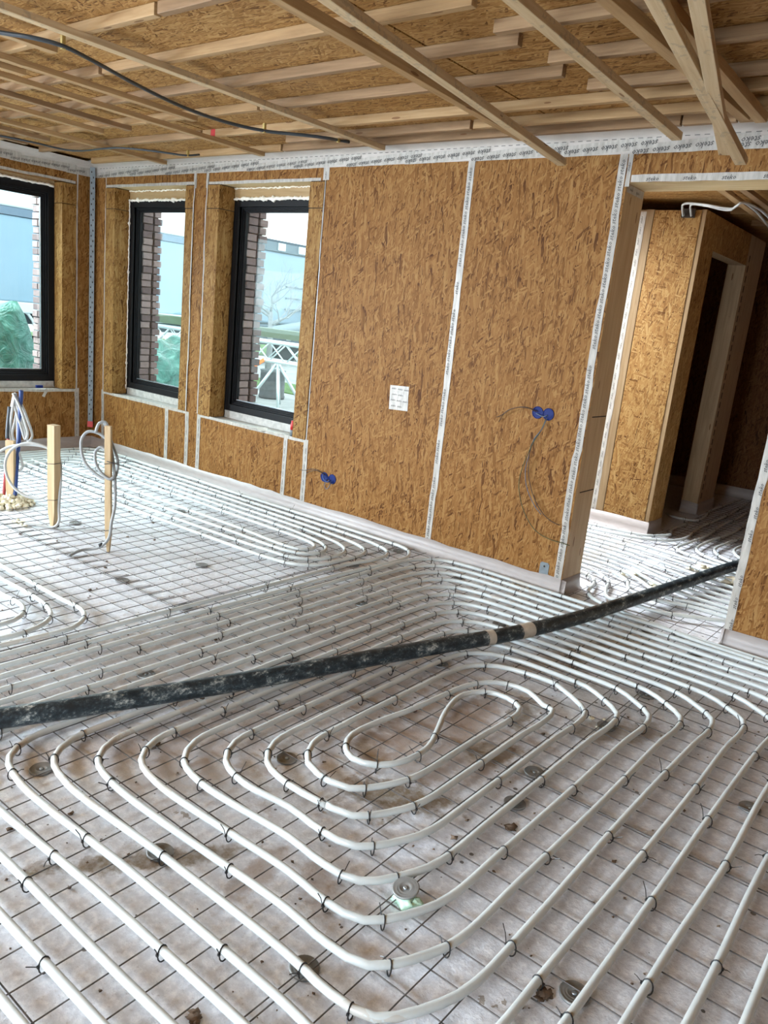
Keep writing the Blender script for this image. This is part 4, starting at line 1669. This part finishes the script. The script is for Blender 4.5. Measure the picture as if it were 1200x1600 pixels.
heating_pipe('white pipe loop bending down at the left edge, outermost of the three',
             [(-46, 3.2), (-36, 3.35), (-27.9, 3.4), (-25.1, 3.4), (-21.7, 3.4), (-20.2, 3.45), (-19.2, 3.0), (-18.5, 2.0), (-18.45, .6), (-18.6, -1.5), (-18.7, -5), (-18.7, -11)], seed=14, tie_every=.6)
heating_pipe('white pipe loop bending down at the left edge, middle one of the three',
             [(-46, 2.3), (-36, 2.4), (-27, 2.45), (-24.1, 2.55), (-22.0, 2.5), (-20.5, 2.1), (-19.7, 1.4), (-19.25, .2), (-19.3, -1.5), (-19.6, -5), (-19.6, -11)], seed=15, tie_every=.6)
heating_pipe('white pipe loop bending down at the left edge, innermost of the three',
             [(-46, 1.3), (-36, 1.4), (-27, 1.5), (-24.1, 1.55), (-22.2, 1.6), (-21.3, 1.2), (-20.75, .5), (-20.6, -.6), (-20.6, -5), (-20.6, -11)], seed=16, tie_every=.6)
# pipes inside the doorway and the hall
hall = [
    ('white pipe bending round the doorway jamb foot into the hall', [(14, 25.35), (2, 25.5), (-1.0, 26.1), (-3.0, 26.4), (-4.0, 26.7), (-4.9, 27.2), (-5.6, 28.2), (-5.9, 29.6), (-6.6, 31.0), (-9, 31.6), (-15, 31.6)]),
    ('white pipe bending round the jamb foot, second from the jamb', [(12, 30.85), (3, 30.7), (1.0, 29.6), (-1.0, 28.4), (-2.9, 28.2), (-4.2, 28.0), (-4.9, 29.2), (-5.7, 31.4), (-7.5, 32.6), (-15, 32.7)]),
    ('white pipe bending round the jamb foot, third from the jamb', [(3.2, 30.9), (-.5, 30.9), (-2.6, 30.2), (-3.9, 30.6), (-5.0, 32.6), (-7.4, 33.6), (-15, 33.7)]),
    ('white pipe crossing the bright hall floor, nearest of the straight ones', [(12, 31.8), (0, 31.8), (-2.4, 31.6), (-4.2, 33.2), (-6.5, 34.5), (-15, 34.7)]),
    ('white pipe crossing the bright hall floor, second of the straight ones', [(12, 32.8), (0, 32.8), (-3.2, 33.6), (-6, 35.3), (-9, 35.7), (-15, 35.8)]),
    ('white pipe crossing the bright hall floor, third of the straight ones', [(12, 33.9), (0, 33.9), (-3, 34.8), (-6, 36.3), (-10, 36.7), (-16, 36.8)]),
    ('white pipe crossing the bright hall floor, fourth of the straight ones', [(12, 35.0), (0, 35.0), (-4, 36.1), (-7, 37.4), (-10, 37.8), (-16, 37.9)]),
    ('white pipe looping near the yellow foam smear on the hall floor', [(12, 36.1), (0, 36.2), (-4, 37.5), (-7, 38.6), (-10, 38.9), (-16, 39.0)]),
    ('white pipe in the middle of the hall floor', [(12, 37.3), (0, 37.5), (-4, 38.8), (-8, 39.8), (-16, 40.0)]),
    ('white pipe running across the hall toward the front door', [(12, 38.5), (0, 39.0), (-4, 40.3), (-8, 41.0), (-16, 41.0)]),
    ('white pipe crossing the hall just before the taped post', [(12, 39.8), (0, 40.6), (-5, 42.0), (-10, 42.4), (-16, 42.5)]),
    ('white pipe along the foot of the hall panel ending in a small curl', [(-16, 44.6), (-12, 45.0), (-10.2, 45.2), (-8.6, 45.7), (-7.8, 46.8), (-7.4, 48.1), (-7.8, 49.2), (-8.0, 50.5), (-7.9, 54)]),
    ('white pipe swinging from the hall toward the dark end, leftmost', [(-16, 43.6), (-11, 43.7), (-8.4, 44.4), (-6.8, 45.8), (-6.2, 48), (-6.7, 53), (-6.6, 60), (-7, 70)]),
    ('white wavy pipe in the dark hall, second from the inner wall', [(4, 41.3), (-3, 42.6), (-5.4, 43.8), (-5.5, 46.7), (-5.3, 50.4), (-5.7, 57), (-5.6, 62), (-6, 71)]),
    ('white wavy pipe in the dark hall, third from the inner wall', [(4, 42.3), (-2.5, 43.4), (-4.3, 45.0), (-4.6, 48.5), (-4.4, 51.2), (-4.2, 55), (-4.6, 62), (-4.8, 71)]),
    ('white wavy pipe in the dark hall, fourth from the inner wall', [(4, 43.4), (-1.8, 44.4), (-3.4, 46.4), (-3.4, 50), (-3.1, 54), (-3.5, 61), (-3.4, 71)]),
    ('white wavy pipe in the dark hall at the doorway edge', [(4, 44.6), (-.8, 45.5), (-2.3, 47.7), (-2.2, 52), (-2.0, 57), (-2.4, 63), (-2.1, 71)]),
    ('white pipe curling before the inner door opening', [(-8.2, 70), (-8.2, 61), (-7.7, 57.5), (-8.0, 55.6), (-9.2, 55.2), (-10.5, 56)]),
]
for i, (lb, pts) in enumerate(hall):
    heating_pipe(lb, pts, seed=50 + i, wob=.15, maxties=30)

# ------------------------------------------------------------------ insulation washers
washers = [
    (-.980, 1.157, 'round grey insulation washer half under a pipe at the bottom left of centre'),
    (-.479, 1.549, 'round grey insulation washer split by a pipe at the bottom right'),
    (-1.640, 1.743, 'bright grey ridged insulation washer beside the left end of the S loop'),
    (-2.112, 1.126, 'ridged insulation washer at the left edge below the black hose'),
    (-1.538, 1.158, 'insulation washer under a pipe in the brown dirt streak'),
    (-.958, 2.112, 'insulation washer under the straight pipes right of the S loop, nearer one'),
    (-1.000, 2.326, 'insulation washer right of the S loop, farther one'),
    (-1.728, 2.794, 'dark insulation washer just below the black hose'),
    (-.960, 2.849, 'dark insulation washer with broken foam beside it, below the right hand bends'),
    (-.949, 3.268, 'dark insulation washer beyond the right hand pipe bends'),
    (-.375, 2.700, 'insulation washer cut by a pipe at the right edge'),
    (-3.409, 2.784, 'insulation washer lying on bare mesh right of the thin stake'),
    (-3.441, 2.285, 'insulation washer on the doubled mesh wire left of centre'),
    (-2.956, 2.325, 'insulation washer against the outermost straight pipe'),
    (-2.202, 2.322, 'insulation washer between straight pipes above the hose'),
    (-2.456, 1.749, 'insulation washer near the hose at the left'),
    (-4.430, 3.405, 'insulation washer between the far pipes before the windows'),
    (-4.525, 2.647, 'insulation washer on the floor between the two stakes'),
    (-2.929, 4.030, 'insulation washer near the wall where the pipes turn'),
    (-2.909, 3.549, 'insulation washer in the dusty patch left of the pipe bends'),
    (-2.437, 3.074, 'insulation washer amid the straight pipes in the middle of the room'),
    (-2.377, 3.926, 'insulation washer near the foot of the large wall panel'),
    (-1.810, 3.452, 'insulation washer between wall and hose'),
    (-1.805, 4.100, 'insulation washer at the foot of the doorway jamb'),
    (-1.242, 4.066, 'insulation washer in the middle of the doorway threshold'),
    (-1.093, 4.110, 'insulation washer beside the tape edge right of the doorway'),
    (-.957, 3.955, 'insulation washer before the wall right of the doorway'),
]
wm = MB()
prof = [(.036, .0), (.037, .004), (.034, .0075), (.030, .0035), (.026, .0075), (.022, .0035), (.018, .0075), (.013, .003), (.007, .002)]
wm.lathe((0, 0, 0), prof, 28)
wmesh = wm.data('insulation_washer', 'washer')
cm = MB()
cm.lathe((0, 0, .0015), [(.006, 0), (.0065, .004), (.003, .005)], 10)
cmesh = cm.data('pin_head', 'steel')
for (x, y, lb) in washers:
    o = bpy.data.objects.new('insulation_washer', wmesh)
    COL.objects.link(o)
    o.location = (x, y, .0005)
    o.rotation_euler = (random.uniform(-.02, .02), random.uniform(-.02, .02), random.uniform(0, 6))
    tag(o, lb, 'washer')
    p = bpy.data.objects.new('pin_head', cmesh)
    COL.objects.link(p)
    p.parent = o
# the lifted washer with green foam
o = bpy.data.objects.new('insulation_washer', wmesh)
COL.objects.link(o)
o.location = (-.950, 1.506, .034)
o.rotation_euler = (.18, -.10, .3)
tag(o, 'lifted ridged insulation washer sitting on the pale green foam blob', 'washer')
p = bpy.data.objects.new('pin_head', cmesh)
COL.objects.link(p)
p.parent = o
m = MB()
m.blob((-.935, 1.492, .012), .028, .62, 4, .45)
m.blob((-.918, 1.505, .010), .022, .6, 5, .4)
m.blob((-.955, 1.495, .010), .022, .8, 6, .4)
tag(m.build('foam_blob', 'foamgreen'), 'pale green foam blob under the lifted washer', 'foam')
m = MB()
for i in range(9):
    a = random.uniform(0, 6.3)
    m.blob((-.985 + .045 * math.cos(a), 2.85 + .04 * math.sin(a), .006), random.uniform(.006, .014), .6, i, .5, 0, 5, 7)
tag(m.build('foam_crumbs', 'foam'), 'broken cream foam crumbs around the dark washer', 'foam', kind='stuff')

# foam smears in the hall
m = MB()
rr = random.Random(8)
for i in range(22):
    t = i / 21
    m.blob((-1.78 + .36 * t + rr.uniform(-.02, .02), 4.86 + .10 * math.sin(t * 5) + .1 * t + rr.uniform(-.03, .03), .012), rr.uniform(.008, .022), .6, i, .5, 0, 5, 8)
tag(m.build('foam_smear', 'foam'), 'yellowish foam smear on the bright hall floor', 'foam')
m = MB()
for (x, y, s) in ((-1.42, 5.55, .04), (-1.36, 5.50, .03), (-1.39, 5.60, .03), (-1.30, 5.42, .02), (-1.47, 5.5, .022)):
    m.blob((x, y, s * .45), s, .6, int(s * 1000), .5)
tag(m.build('foam_lump', 'foam'), 'cream foam lump on the hall pipes beyond the hose', 'foam')
m = MB()
for (x, y, s) in ((-1.17, 5.42, .04), (-1.14, 5.46, .03), (-1.20, 5.38, .025)):
    m.blob((x, y, s * .6), s, .7, int(s * 900), .5)
tag(m.build('foam_lump', 'foam'), 'cream foam lump beside the hose end at the doorway edge', 'foam')

# crumbs along the wall foot and scattered grit
m = MB()
rr = random.Random(5)
for i in range(60):
    x = rr.choice([rr.uniform(-2.5, -1.85), rr.uniform(-.9, -.3), rr.uniform(-2.1, -1.9)])
    y = 4.135 + rr.uniform(-.05, .0)
    m.blob((x, y, .004), rr.uniform(.003, .012), .6, i, .6, 0, 4, 6)
tag(m.build('foam_crumbs', 'foamwhite'), 'white foam crumbs scattered along the wall foot', 'crumbs', kind='stuff')
m = MB()
for i in range(900):
    x = rr.uniform(-5.5, .9)
    y = rr.uniform(.3, 4.1)
    s = rr.uniform(.0015, .0055) if rr.random() < .92 else rr.uniform(.006, .012)
    m.blob((x, y, s * .3), s, .5, i, .7, 0, 3, 6)
tag(m.build('grit', 'grit'), 'dark grit scattered over the foil', 'grit', kind='stuff')


def splat(label, x, y, r_, n, seed):
    rr = random.Random(seed)
    m = MB()
    for i in range(n):
        a, d = rr.uniform(0, 6.3), abs(rr.gauss(0, .5)) * r_
        m.blob((x + d * math.cos(a), y + d * math.sin(a) * 1.3, .002), rr.uniform(.004, .016) * (1.3 - min(1, d / r_)), .25, i, .8, 0, 4, 7)
    return tag(m.build('mortar_splash', 'grit'), label, 'splash')


splat('dark mortar splash beside the split washer at the bottom right', -.535, 1.50, .03, 14, 1)
splat('dark mortar splash between left pipes near the bottom edge', -1.055, .90, .02, 10, 2)
splat('dark mortar splash left of the S loop ties', -2.0, 1.46, .03, 12, 3)
splat('dark mortar splash between the straight pipes right of the S loop', -.905, 1.99, .02, 8, 4)

# ------------------------------------------------------------------ rubber hose
hp = [(-2.75, .30, .045), (-2.60, .62, .045), (-2.47, .92, .045), (-2.376, 1.123, .045), (-2.297, 1.306, .045), (-2.219, 1.508, .046), (-2.136, 1.727, .045), (-2.045, 1.965, .047), (-1.953, 2.235, .050), (-1.855, 2.542, .048), (-1.744, 2.869, .048), (-1.615, 3.235, .050), (-1.50, 3.69, .052), (-1.398, 4.331, .055), (-1.306, 4.974, .055), (-1.232, 5.563, .05), (-1.10, 6.3, .05), (-.8, 7.0, .05)]
hp = [(a, b, c + .026) for a, b, c in hp]
r = empty('concrete_hose', 'thick black rubber hose lying across the pipes toward the doorway', 'hose', hp[0])
m = MB()
HS = spline(hp, .04)
m.tube(HS, .036, 18)
part('hose_body', m, 'hose', r)
MAT['wrap'] = plain('beige_wrap', (.50, .44, .36), .7, 0, .2, 20)


def wrap(y0_, y1_, lb):
    seg = [p for p in HS if y0_ <= p.y <= y1_]
    m = MB()
    m.tube(seg, .0375, 18, cap=False)
    o = part('wrap_band', m, 'wrap', r)
    o['label'] = lb


wrap(3.05, 3.13, 'beige wrap band nearer the camera')
wrap(3.24, 3.37, 'wider beige wrap band')

# ------------------------------------------------------------------ stakes with conduits
def stake(label, x, y, w, d, h, rot=0.3, tilt=(0, 0), bands=(), mat='stake', z0=0.0):
    r = empty('wooden_stake', label, 'stake', (x, y, 0))
    m = MB()
    c, s_ = math.cos(rot), math.sin(rot)
    prof = [(.35, z0 + .0), (.92, z0 + .10), (1, z0 + .2), (1, h)]
    n0 = 0
    for (k, z) in prof:
        for (i, j) in ((-1, -1), (1, -1), (1, 1), (-1, 1)):
            px, py = i * w / 2 * k, j * d / 2 * (.6 + .4 * k)
            m.v.append((x + px * c - py * s_ + tilt[0] * z, y + px * s_ + py * c + tilt[1] * z, z))
    for l in range(3):
        for k in range(4):
            k2 = (k + 1) % 4
            m.face((l * 4 + k, l * 4 + k2, l * 4 + 4 + k2, l * 4 + 4 + k))
    m.face((3, 2, 1, 0))
    m.face((12, 13, 14, 15))
    part('post', m, mat, r, .0015)
    for z in bands:
        m = MB()
        q = []
        for (i, j) in ((-1, -1), (1, -1), (1, 1), (-1, 1)):
            px, py = i * (w / 2 + .002), j * (d / 2 + .002)
            q.append((x + px * c - py * s_ + tilt[0] * z, y + px * s_ + py * c + tilt[1] * z, z + .004 * i))
        m.tube(q, .002, 5, closed=True)
        part('tie_wire', m, 'black_glossy', r)
    return r


stake('thin wooden stake on the right with a looped grey conduit', -3.91, 2.50, .036, .026, .735, .6, (-.075, .03), (.13, .52))
stake('thick wooden stake in the middle of the three', -4.50, 2.49, .058, .05, .655, .25, (0.0, .0), (.185, .415))
stake('wooden stake at the left edge rising from a foam ring', -5.145, 2.535, .058, .03, .44, .6, (-.035, .03), ())


def conduits(label, runs, mat='cond', name='conduit_loop', extra=()):
    r = empty(name, label, 'conduit', runs[0][0])
    for q in runs:
        m = MB()
        m.tube(spline(q, .012), .0088, 9)
        part('conduit', m, mat, r)
    for (q, rr_, mt, pn) in extra:
        m = MB()
        m.tube(spline(q, .012), rr_, 8)
        part(pn, m, mt, r)
    return r


conduits('grey conduit rising from the floor and looped around the thin right stake', [
    [(-3.93, 2.26, .008), (-3.945, 2.31, .018), (-3.955, 2.36, .022), (-3.94, 2.40, .024), (-3.90, 2.436, .042), (-3.862, 2.47, .10), (-3.868, 2.49, .19), (-3.885, 2.52, .273), (-3.905, 2.535, .368), (-3.93, 2.545, .461), (-3.964, 2.55, .56), (-3.997, 2.55, .646), (-4.035, 2.545, .745), (-4.055, 2.52, .735), (-4.06, 2.50, .68)],
    [(-4.0, 2.53, .60), (-4.027, 2.55, .641), (-4.072, 2.527, .674), (-4.119, 2.491, .678), (-4.139, 2.464, .64), (-4.129, 2.452, .576), (-4.094, 2.456, .503), (-4.033, 2.485, .446), (-3.981, 2.517, .42), (-3.945, 2.546, .425), (-3.938, 2.566, .471), (-3.95, 2.576, .534), (-3.988, 2.57, .607), (-4.034, 2.561, .692), (-4.051, 2.549, .742)],
    [(-3.96, 2.51, .590), (-3.999, 2.497, .607), (-4.016, 2.476, .582), (-4.007, 2.467, .532), (-3.98, 2.473, .484), (-3.946, 2.488, .45), (-3.913, 2.507, .435), (-3.90, 2.53, .456)],
], extra=[([(-3.99, 2.53, .525), (-3.93, 2.50, .535), (-3.88, 2.52, .530), (-3.80, 2.56, .515)], .003, 'black_glossy', 'cable_tie'),
          ([(-3.90, 2.53, .53), (-3.84, 2.60, .545), (-3.80, 2.64, .53)], .002, 'black_glossy', 'cable_tie'),
          ([(-3.90, 2.43, .052), (-3.89, 2.45, .06)], .011, 'black_glossy', 'cable_tie')])
conduits('grey conduit on the thick middle stake with one wide loop to the left', [
    [(-4.62, 2.36, .014), (-4.56, 2.41, .014), (-4.515, 2.445, .012), (-4.465, 2.475, .018), (-4.452, 2.495, .05), (-4.46, 2.50, .135), (-4.475, 2.515, .238), (-4.49, 2.53, .341), (-4.515, 2.54, .422), (-4.56, 2.545, .455), (-4.62, 2.53, .48), (-4.68, 2.483, .503), (-4.743, 2.431, .501), (-4.799, 2.373, .452), (-4.811, 2.342, .38), (-4.79, 2.335, .306), (-4.736, 2.353, .229), (-4.663, 2.394, .183), (-4.594, 2.445, .177), (-4.536, 2.485, .215), (-4.50, 2.53, .26)],
    [(-4.53, 2.53, .44), (-4.62, 2.54, .472), (-4.70, 2.515, .487), (-4.811, 2.437, .478), (-4.873, 2.381, .452), (-4.93, 2.32, .385), (-4.96, 2.29, .28)],
], mat='cond_pale', extra=[([(-4.475, 2.49, .018), (-4.455, 2.49, .028)], .011, 'black_glossy', 'cable_tie')])
conduits('bundle of pale conduits hanging on the left edge stake beside a blue pipe', [
    [(-5.272, 2.636, .743), (-5.242, 2.635, .671), (-5.225, 2.609, .544), (-5.219, 2.59, .469), (-5.177, 2.599, .391), (-5.116, 2.605, .262), (-5.127, 2.587, .23)],
    [(-5.27, 2.635, .735), (-5.219, 2.654, .674), (-5.157, 2.668, .568), (-5.112, 2.672, .467), (-5.123, 2.653, .436), (-5.166, 2.645, .514), (-5.218, 2.638, .621), (-5.263, 2.635, .721)],
    [(-5.262, 2.62, .74), (-5.20, 2.63, .67), (-5.15, 2.64, .57), (-5.125, 2.65, .48), (-5.14, 2.64, .445), (-5.18, 2.63, .53), (-5.25, 2.62, .66)],
    [(-5.273, 2.632, .735), (-5.265, 2.608, .637), (-5.254, 2.586, .54), (-5.223, 2.58, .446), (-5.178, 2.60, .398), (-5.201, 2.616, .509), (-5.239, 2.633, .656), (-5.268, 2.634, .738)],
    [(-5.26, 2.64, .745), (-5.245, 2.60, .60), (-5.235, 2.585, .45), (-5.20, 2.56, .20), (-5.16, 2.52, .02)],
], mat='cond_pale', extra=[
    ([(-5.238, 2.665, .765), (-5.213, 2.643, .621), (-5.184, 2.619, .473), (-5.152, 2.585, .288), (-5.112, 2.546, .02)], .015, 'bluepipe', 'blue_pipe'),
    ([(-5.272, 2.60, .65), (-5.262, 2.585, .56), (-5.246, 2.571, .503), (-5.23, 2.56, .44)], .013, 'truckdark', 'dark_pipe'),
    ([(-5.243, 2.575, .46), (-5.224, 2.559, .36), (-5.20, 2.53, .20), (-5.175, 2.50, .02)], .011, 'darkred', 'red_pipe'),
])
m = MB()
rr = random.Random(17)
for i in range(230):
    a = rr.uniform(0, 6.3)
    d = rr.uniform(.03, .165)
    m.blob((-5.15 + d * math.cos(a), 2.52 + d * math.sin(a), rr.uniform(.008, .075) * (1.15 - d * 5.4)), rr.uniform(.012, .024), .8, i, .5, 0, 6, 8)
tag(m.build('foam_ring', 'foam'), 'lumpy cream foam ring around the foot of the left edge stake', 'foam')
m = MB()
for i in range(26):
    m.blob((-4.66 + rr.uniform(-.10, .07), 2.37 + rr.uniform(-.03, .03), .006), rr.uniform(.005, .013), .6, i, .6, 0, 5, 7)
tag(m.build('foam_crumbs', 'foam'), 'flat cream crumbs beside the middle stake foot', 'crumbs', kind='stuff')

# ================================================================== OUTDOORS
GZ = -.30
mb = MB()
mb.box(-60, -3.15, 4.6, 60, GZ - .2, GZ)
mb.box(-3.15, 6, 9.1, 60, GZ - .2, GZ)
mb.box(-60, -7.5, -30, 4.75, GZ - .2, GZ)
mb.box(-7.5, 12, -30, -3.3, GZ - .2, GZ)
structure(mb.build('ground', 'pave'))
mb = MB()
mb.box(-40, -6, 12.0, 13.6, GZ, GZ + .02)
mb.box(-28, -21.7, -5, 40, GZ, GZ + .02)
tag(mb.build('grass_verge', 'grass'), 'strip of green grass beyond the building site', 'grass', kind='stuff')

# trailer
r = empty('lorry_trailer', 'long pale blue lorry trailer parked outside the left windows', 'trailer', (-19, 10, GZ))
m = MB()
m.box(-21.5, -19, 2, 15.6, .98, 2.92)
part('box_body', m, 'trailer', r, .03)
m = MB()
m.box(-21.5, -18.97, 2, 15.6, 2.925, 3.10)
part('dark_band', m, 'trailer_d', r)
m = MB()
m.box(-21.5, -18.98, 2, 15.6, 3.105, 3.45)
part('roof_edge', m, 'trailer_w', r, .04)
m = MB()
m.box(-19.2, -18.93, 2, 15.6, .72, .975)
part('side_rail', m, 'trailer_w', r, .03)
m = MB()
m.box(-21.3, -19.4, 2.2, 15.4, .45, .7)
part('chassis', m, 'truckdark', r)
for y in (4.3, 9.4, 10.75, 12.1):
    m = MB()
    m.lathe((-19.1, y, GZ + .53), [(.53, -.30), (.53, 0), (.32, .01), (.30, -.05), (.12, -.04)], 28, 0, 'X', [0, 0, 0, 1, 1])
    part('wheel', m, ['rubber', 'steel_dull'], r)
    m = MB()
    pts = [(-19.0, y + .66 * math.cos(t), GZ + .53 + .66 * math.sin(t)) for t in [PI * k / 12 for k in range(13)]]
    m.tube(pts, .04, 5)
    part('mudguard', m, 'trailer_w', r)
m = MB()
m.box(-18.95, -18.88, 8.15, 8.32, .3, 1.1)
part('latch_post', m, 'truckdark', r)

# concrete pump truck
r = empty('pump_truck', 'dark grey truck with a boom seen through the right hand window', 'truck', (-19, 20, GZ))
m = MB()
m.box(-21.3, -19, 17.4, 26, .95, 3.15)
part('body', m, 'truckgrey', r, .06)
m = MB()
m.box(-21.2, -18.95, 17.4, 26, 3.16, 3.5)
for k in range(8):
    m.box(-18.94, -18.90, 17.9 + k * .9, 18.2 + k * .9, 3.2, 3.42, 1)
part('folded_boom', m, ['truckdark', 'trailer_w'], r)
m = MB()
m.box(-18.98, -18.93, 18.4, 22, 2.1, 2.16)
m.box(-18.98, -18.93, 18.4, 22, 1.75, 1.80)
m.box(-18.98, -18.93, 18.4, 22, 1.4, 1.45)
part('side_rails', m, 'truckdark', r)
m = MB()
m.box(-21, -18.6, 16.6, 25, .3, .9)
m.box(-18.62, -18.58, 18.2, 18.42, .46, .62, 1)
part('chassis', m, ['truckdark', 'trailer_w'], r, .03)
for y in (18.6, 20.6, 24):
    m = MB()
    m.lathe((-18.9, y, GZ + .5), [(.5, -.3), (.5, 0), (.3, .01), (.12, -.05)], 24, 0, 'X')
    part('wheel', m, 'rubber', r)
m = MB()
m.tube([(-18.2, 16.6, .62), (-18.2, 18.6, .98), (-18.2, 21, 1.45)], .16, 12)
part('outlet_pipe', m, 'steel_dull', r)

# white house
r = empty('white_house', 'white rendered house corner behind the trucks', 'house', (-31, 28, GZ))
m = MB()
m.box(-33.5, -29.6, 26.5, 30, GZ, 4.6)
part('wall', m, 'render_wht', r)
m = MB()
for x in (-32.9, -31.3):
    m.box(x, x + .7, 26.46, 26.49, 1.2, 3.6)
part('window', m, 'truckgrey', r)
m = MB()
m.box(-30.4, -29.9, 27, 27.5, 4.6, 5.9)
part('chimney', m, 'render_wht', r)

# bare tree set outdoors in place of a reflection on the glass
r = empty('reflected_tree', 'leafless tree with spreading branches, added outside to stand for a pane reflection', 'tree', (-14.9, 14.0, GZ))
rr = random.Random(12)
m = MB()
m.tube([(-14.9, 14, GZ), (-14.88, 14, .6), (-14.93, 14, 1.35)], lambda t: .085 - .03 * t, 8)
part('trunk', m, 'bark', r)
m = MB()


def branch(p, d, L, r_, depth):
    q = p + d * L
    mid = (p + q) / 2 + Vector((rr.uniform(-.05, .05), rr.uniform(-.05, .05), rr.uniform(-.02, .05))) * L
    m.tube([p, mid, q], lambda t: r_ * (1 - .4 * t), 4, cap=False)
    if depth == 0:
        return
    for k in range(3):
        e = (d + Vector((rr.uniform(-.8, .8), rr.uniform(-.8, .8), rr.uniform(-.3, .7)))).normalized()
        branch(q if k < 2 else mid, e, L * rr.uniform(.6, .8), r_ * .55, depth - 1)


for k in range(6):
    a = k * PI / 3 + .3
    branch(Vector((-14.92, 14, 1.0 + .07 * k)), Vector((math.cos(a), math.sin(a), rr.uniform(.3, .9))).normalized(), .55, .035, 4)
part('crown', m, 'bark', r)


# tarpaulin covered heaps
def heap(label, x0_, x1_, y0_, y1_, h, seed):
    rr = random.Random(seed)
    m = MB()
    nx_, ny_ = 40, 50
    ph = [rr.uniform(0, 6) for _ in range(8)]
    for j in range(ny_ + 1):
        for i in range(nx_ + 1):
            u, v = i / nx_, j / ny_
            e = min(u, 1 - u, v, 1 - v)
            s = 1 - math.exp(-(e * 16) ** 1.6)
            x, y = x0_ + (x1_ - x0_) * u, y0_ + (y1_ - y0_) * v
            z = h * s * (1 + .07 * math.sin(7 * u + ph[0]) + .07 * math.sin(9 * v + ph[1] + 3 * u))
            z += .045 * math.sin(24 * u + 11 * v + ph[2]) * s + .03 * math.sin(40 * v - 14 * u + ph[3]) + .018 * math.sin(70 * u + 50 * v + ph[4])
            x += .03 * math.sin(38 * v + ph[5])
            m.v.append((x, y, GZ + max(z, 0) + .01))
    for j in range(ny_):
        for i in range(nx_):
            a = j * (nx_ + 1) + i
            m.face((a, a + 1, a + nx_ + 2, a + nx_ + 1), 0, True)
    return tag(m.build('tarp_cover', 'tarp'), label, 'tarpaulin')


heap('tall heap under a crinkled green tarpaulin outside the wide left window', -10.3, -8.3, 1.4, 4.70, 1.38, 3)
heap('low green tarpaulin heap at the bottom of the middle window', -11.5, -9.2, 5.6, 8.6, 1.0, 6)
m = MB()
m.obox((-8.15, 3.25, 1.30), (.02, .55, .42), (.012, 0, 0), (0, -.03, .04))
tag(m.build('wood_plank', 'plank'), 'pale wooden plank sloping up outside the wide left window', 'plank')

# lattice truss on trestle, barrel
r = empty('lattice_truss', 'aluminium lattice truss lying level outside the two right windows', 'truss', (-12, 10, .5))
m = MB()
for (yy, zz) in ((9.9, .53), (9.9, .86), (10.25, .53), (10.25, .86)):
    m.tube([(-16.5, yy, zz), (-8.3, yy, zz)], .03, 8)
k = 0
x = -16.4
while x < -8.4:
    m.tube([(x, 9.9, .53 if k % 2 else .86), (x + .42, 9.9, .86 if k % 2 else .53)], .014, 5)
    m.tube([(x, 9.9, .86 if k % 2 else .53), (x + .42, 9.9, .53 if k % 2 else .86)], .014, 5)
    m.tube([(x, 10.25, .53 if k % 2 else .86), (x + .42, 10.25, .86 if k % 2 else .53)], .014, 5)
    x += .42
    k += 1
part('lattice', m, 'alu', r)
r = empty('trestle', 'slim metal trestle legs holding up the lattice truss', 'trestle', (-10.45, 10, GZ))
for (xa, ya_) in ((-10.85, 9.7), (-10.05, 9.75), (-10.8, 10.5), (-10.1, 10.45)):
    m = MB()
    m.tube([(-10.45, 10.05, .52), (xa, ya_, GZ)], .028, 8)
    part('leg', m, 'alu', r)
m = MB()
m.obox((-10.75, 9.82, .44), (.18, 0, .10), (0, .012, 0), (-.012, 0, .03))
tag(m.build('ratchet_strap', 'orange'), 'orange strap hanging from the truss beside the brick pier', 'strap')
m = MB()
m.lathe((-11.55, 11.0, GZ), [(.25, 0), (.265, .04), (.25, .08), (.245, .52), (.26, .56), (.23, .56), (.22, .5)], 28)
tag(m.build('grey_barrel', 'concrete'), 'dark grey barrel standing behind the trestle legs', 'barrel')
m = MB()
m.box(-16.5, -9.6, 10.3, 10.65, .92, 1.08)
tag(m.build('green_beam', 'planktop'), 'olive green beam lying on the truss', 'beam')

# things of one kind share a group
GROUPS = {'heating_pipe': 'white floor heating pipes tied to the mesh', 'insulation_washer': 'round insulation washers on the foil',
          'ceiling_batten': 'timber battens under the ceiling', 'hanging_batten': 'loose battens hanging at the right of the ceiling',
          'seam_tape': 'white printed tapes on the wall seams', 'reinforcing_mesh': 'steel mesh sheets on the floor',
          'reveal_lining': 'chipboard linings beside the windows', 'socket_boxes': 'blue socket boxes in the long wall',
          'wooden_stake': 'wooden stakes standing in the floor', 'conduit_loop': 'conduits looped at the stakes',
          'ceiling_cable': 'black cables under the ceiling', 'foam_lump': 'cream foam lumps in the hall',
          'mortar_splash': 'dark mortar splashes on the foil', 'tarp_cover': 'green tarpaulin heaps outdoors'}
for o in COL.objects:
    k = o.name.split('.')[0]
    if o.parent is None and k in GROUPS:
        o['group'] = GROUPS[k]
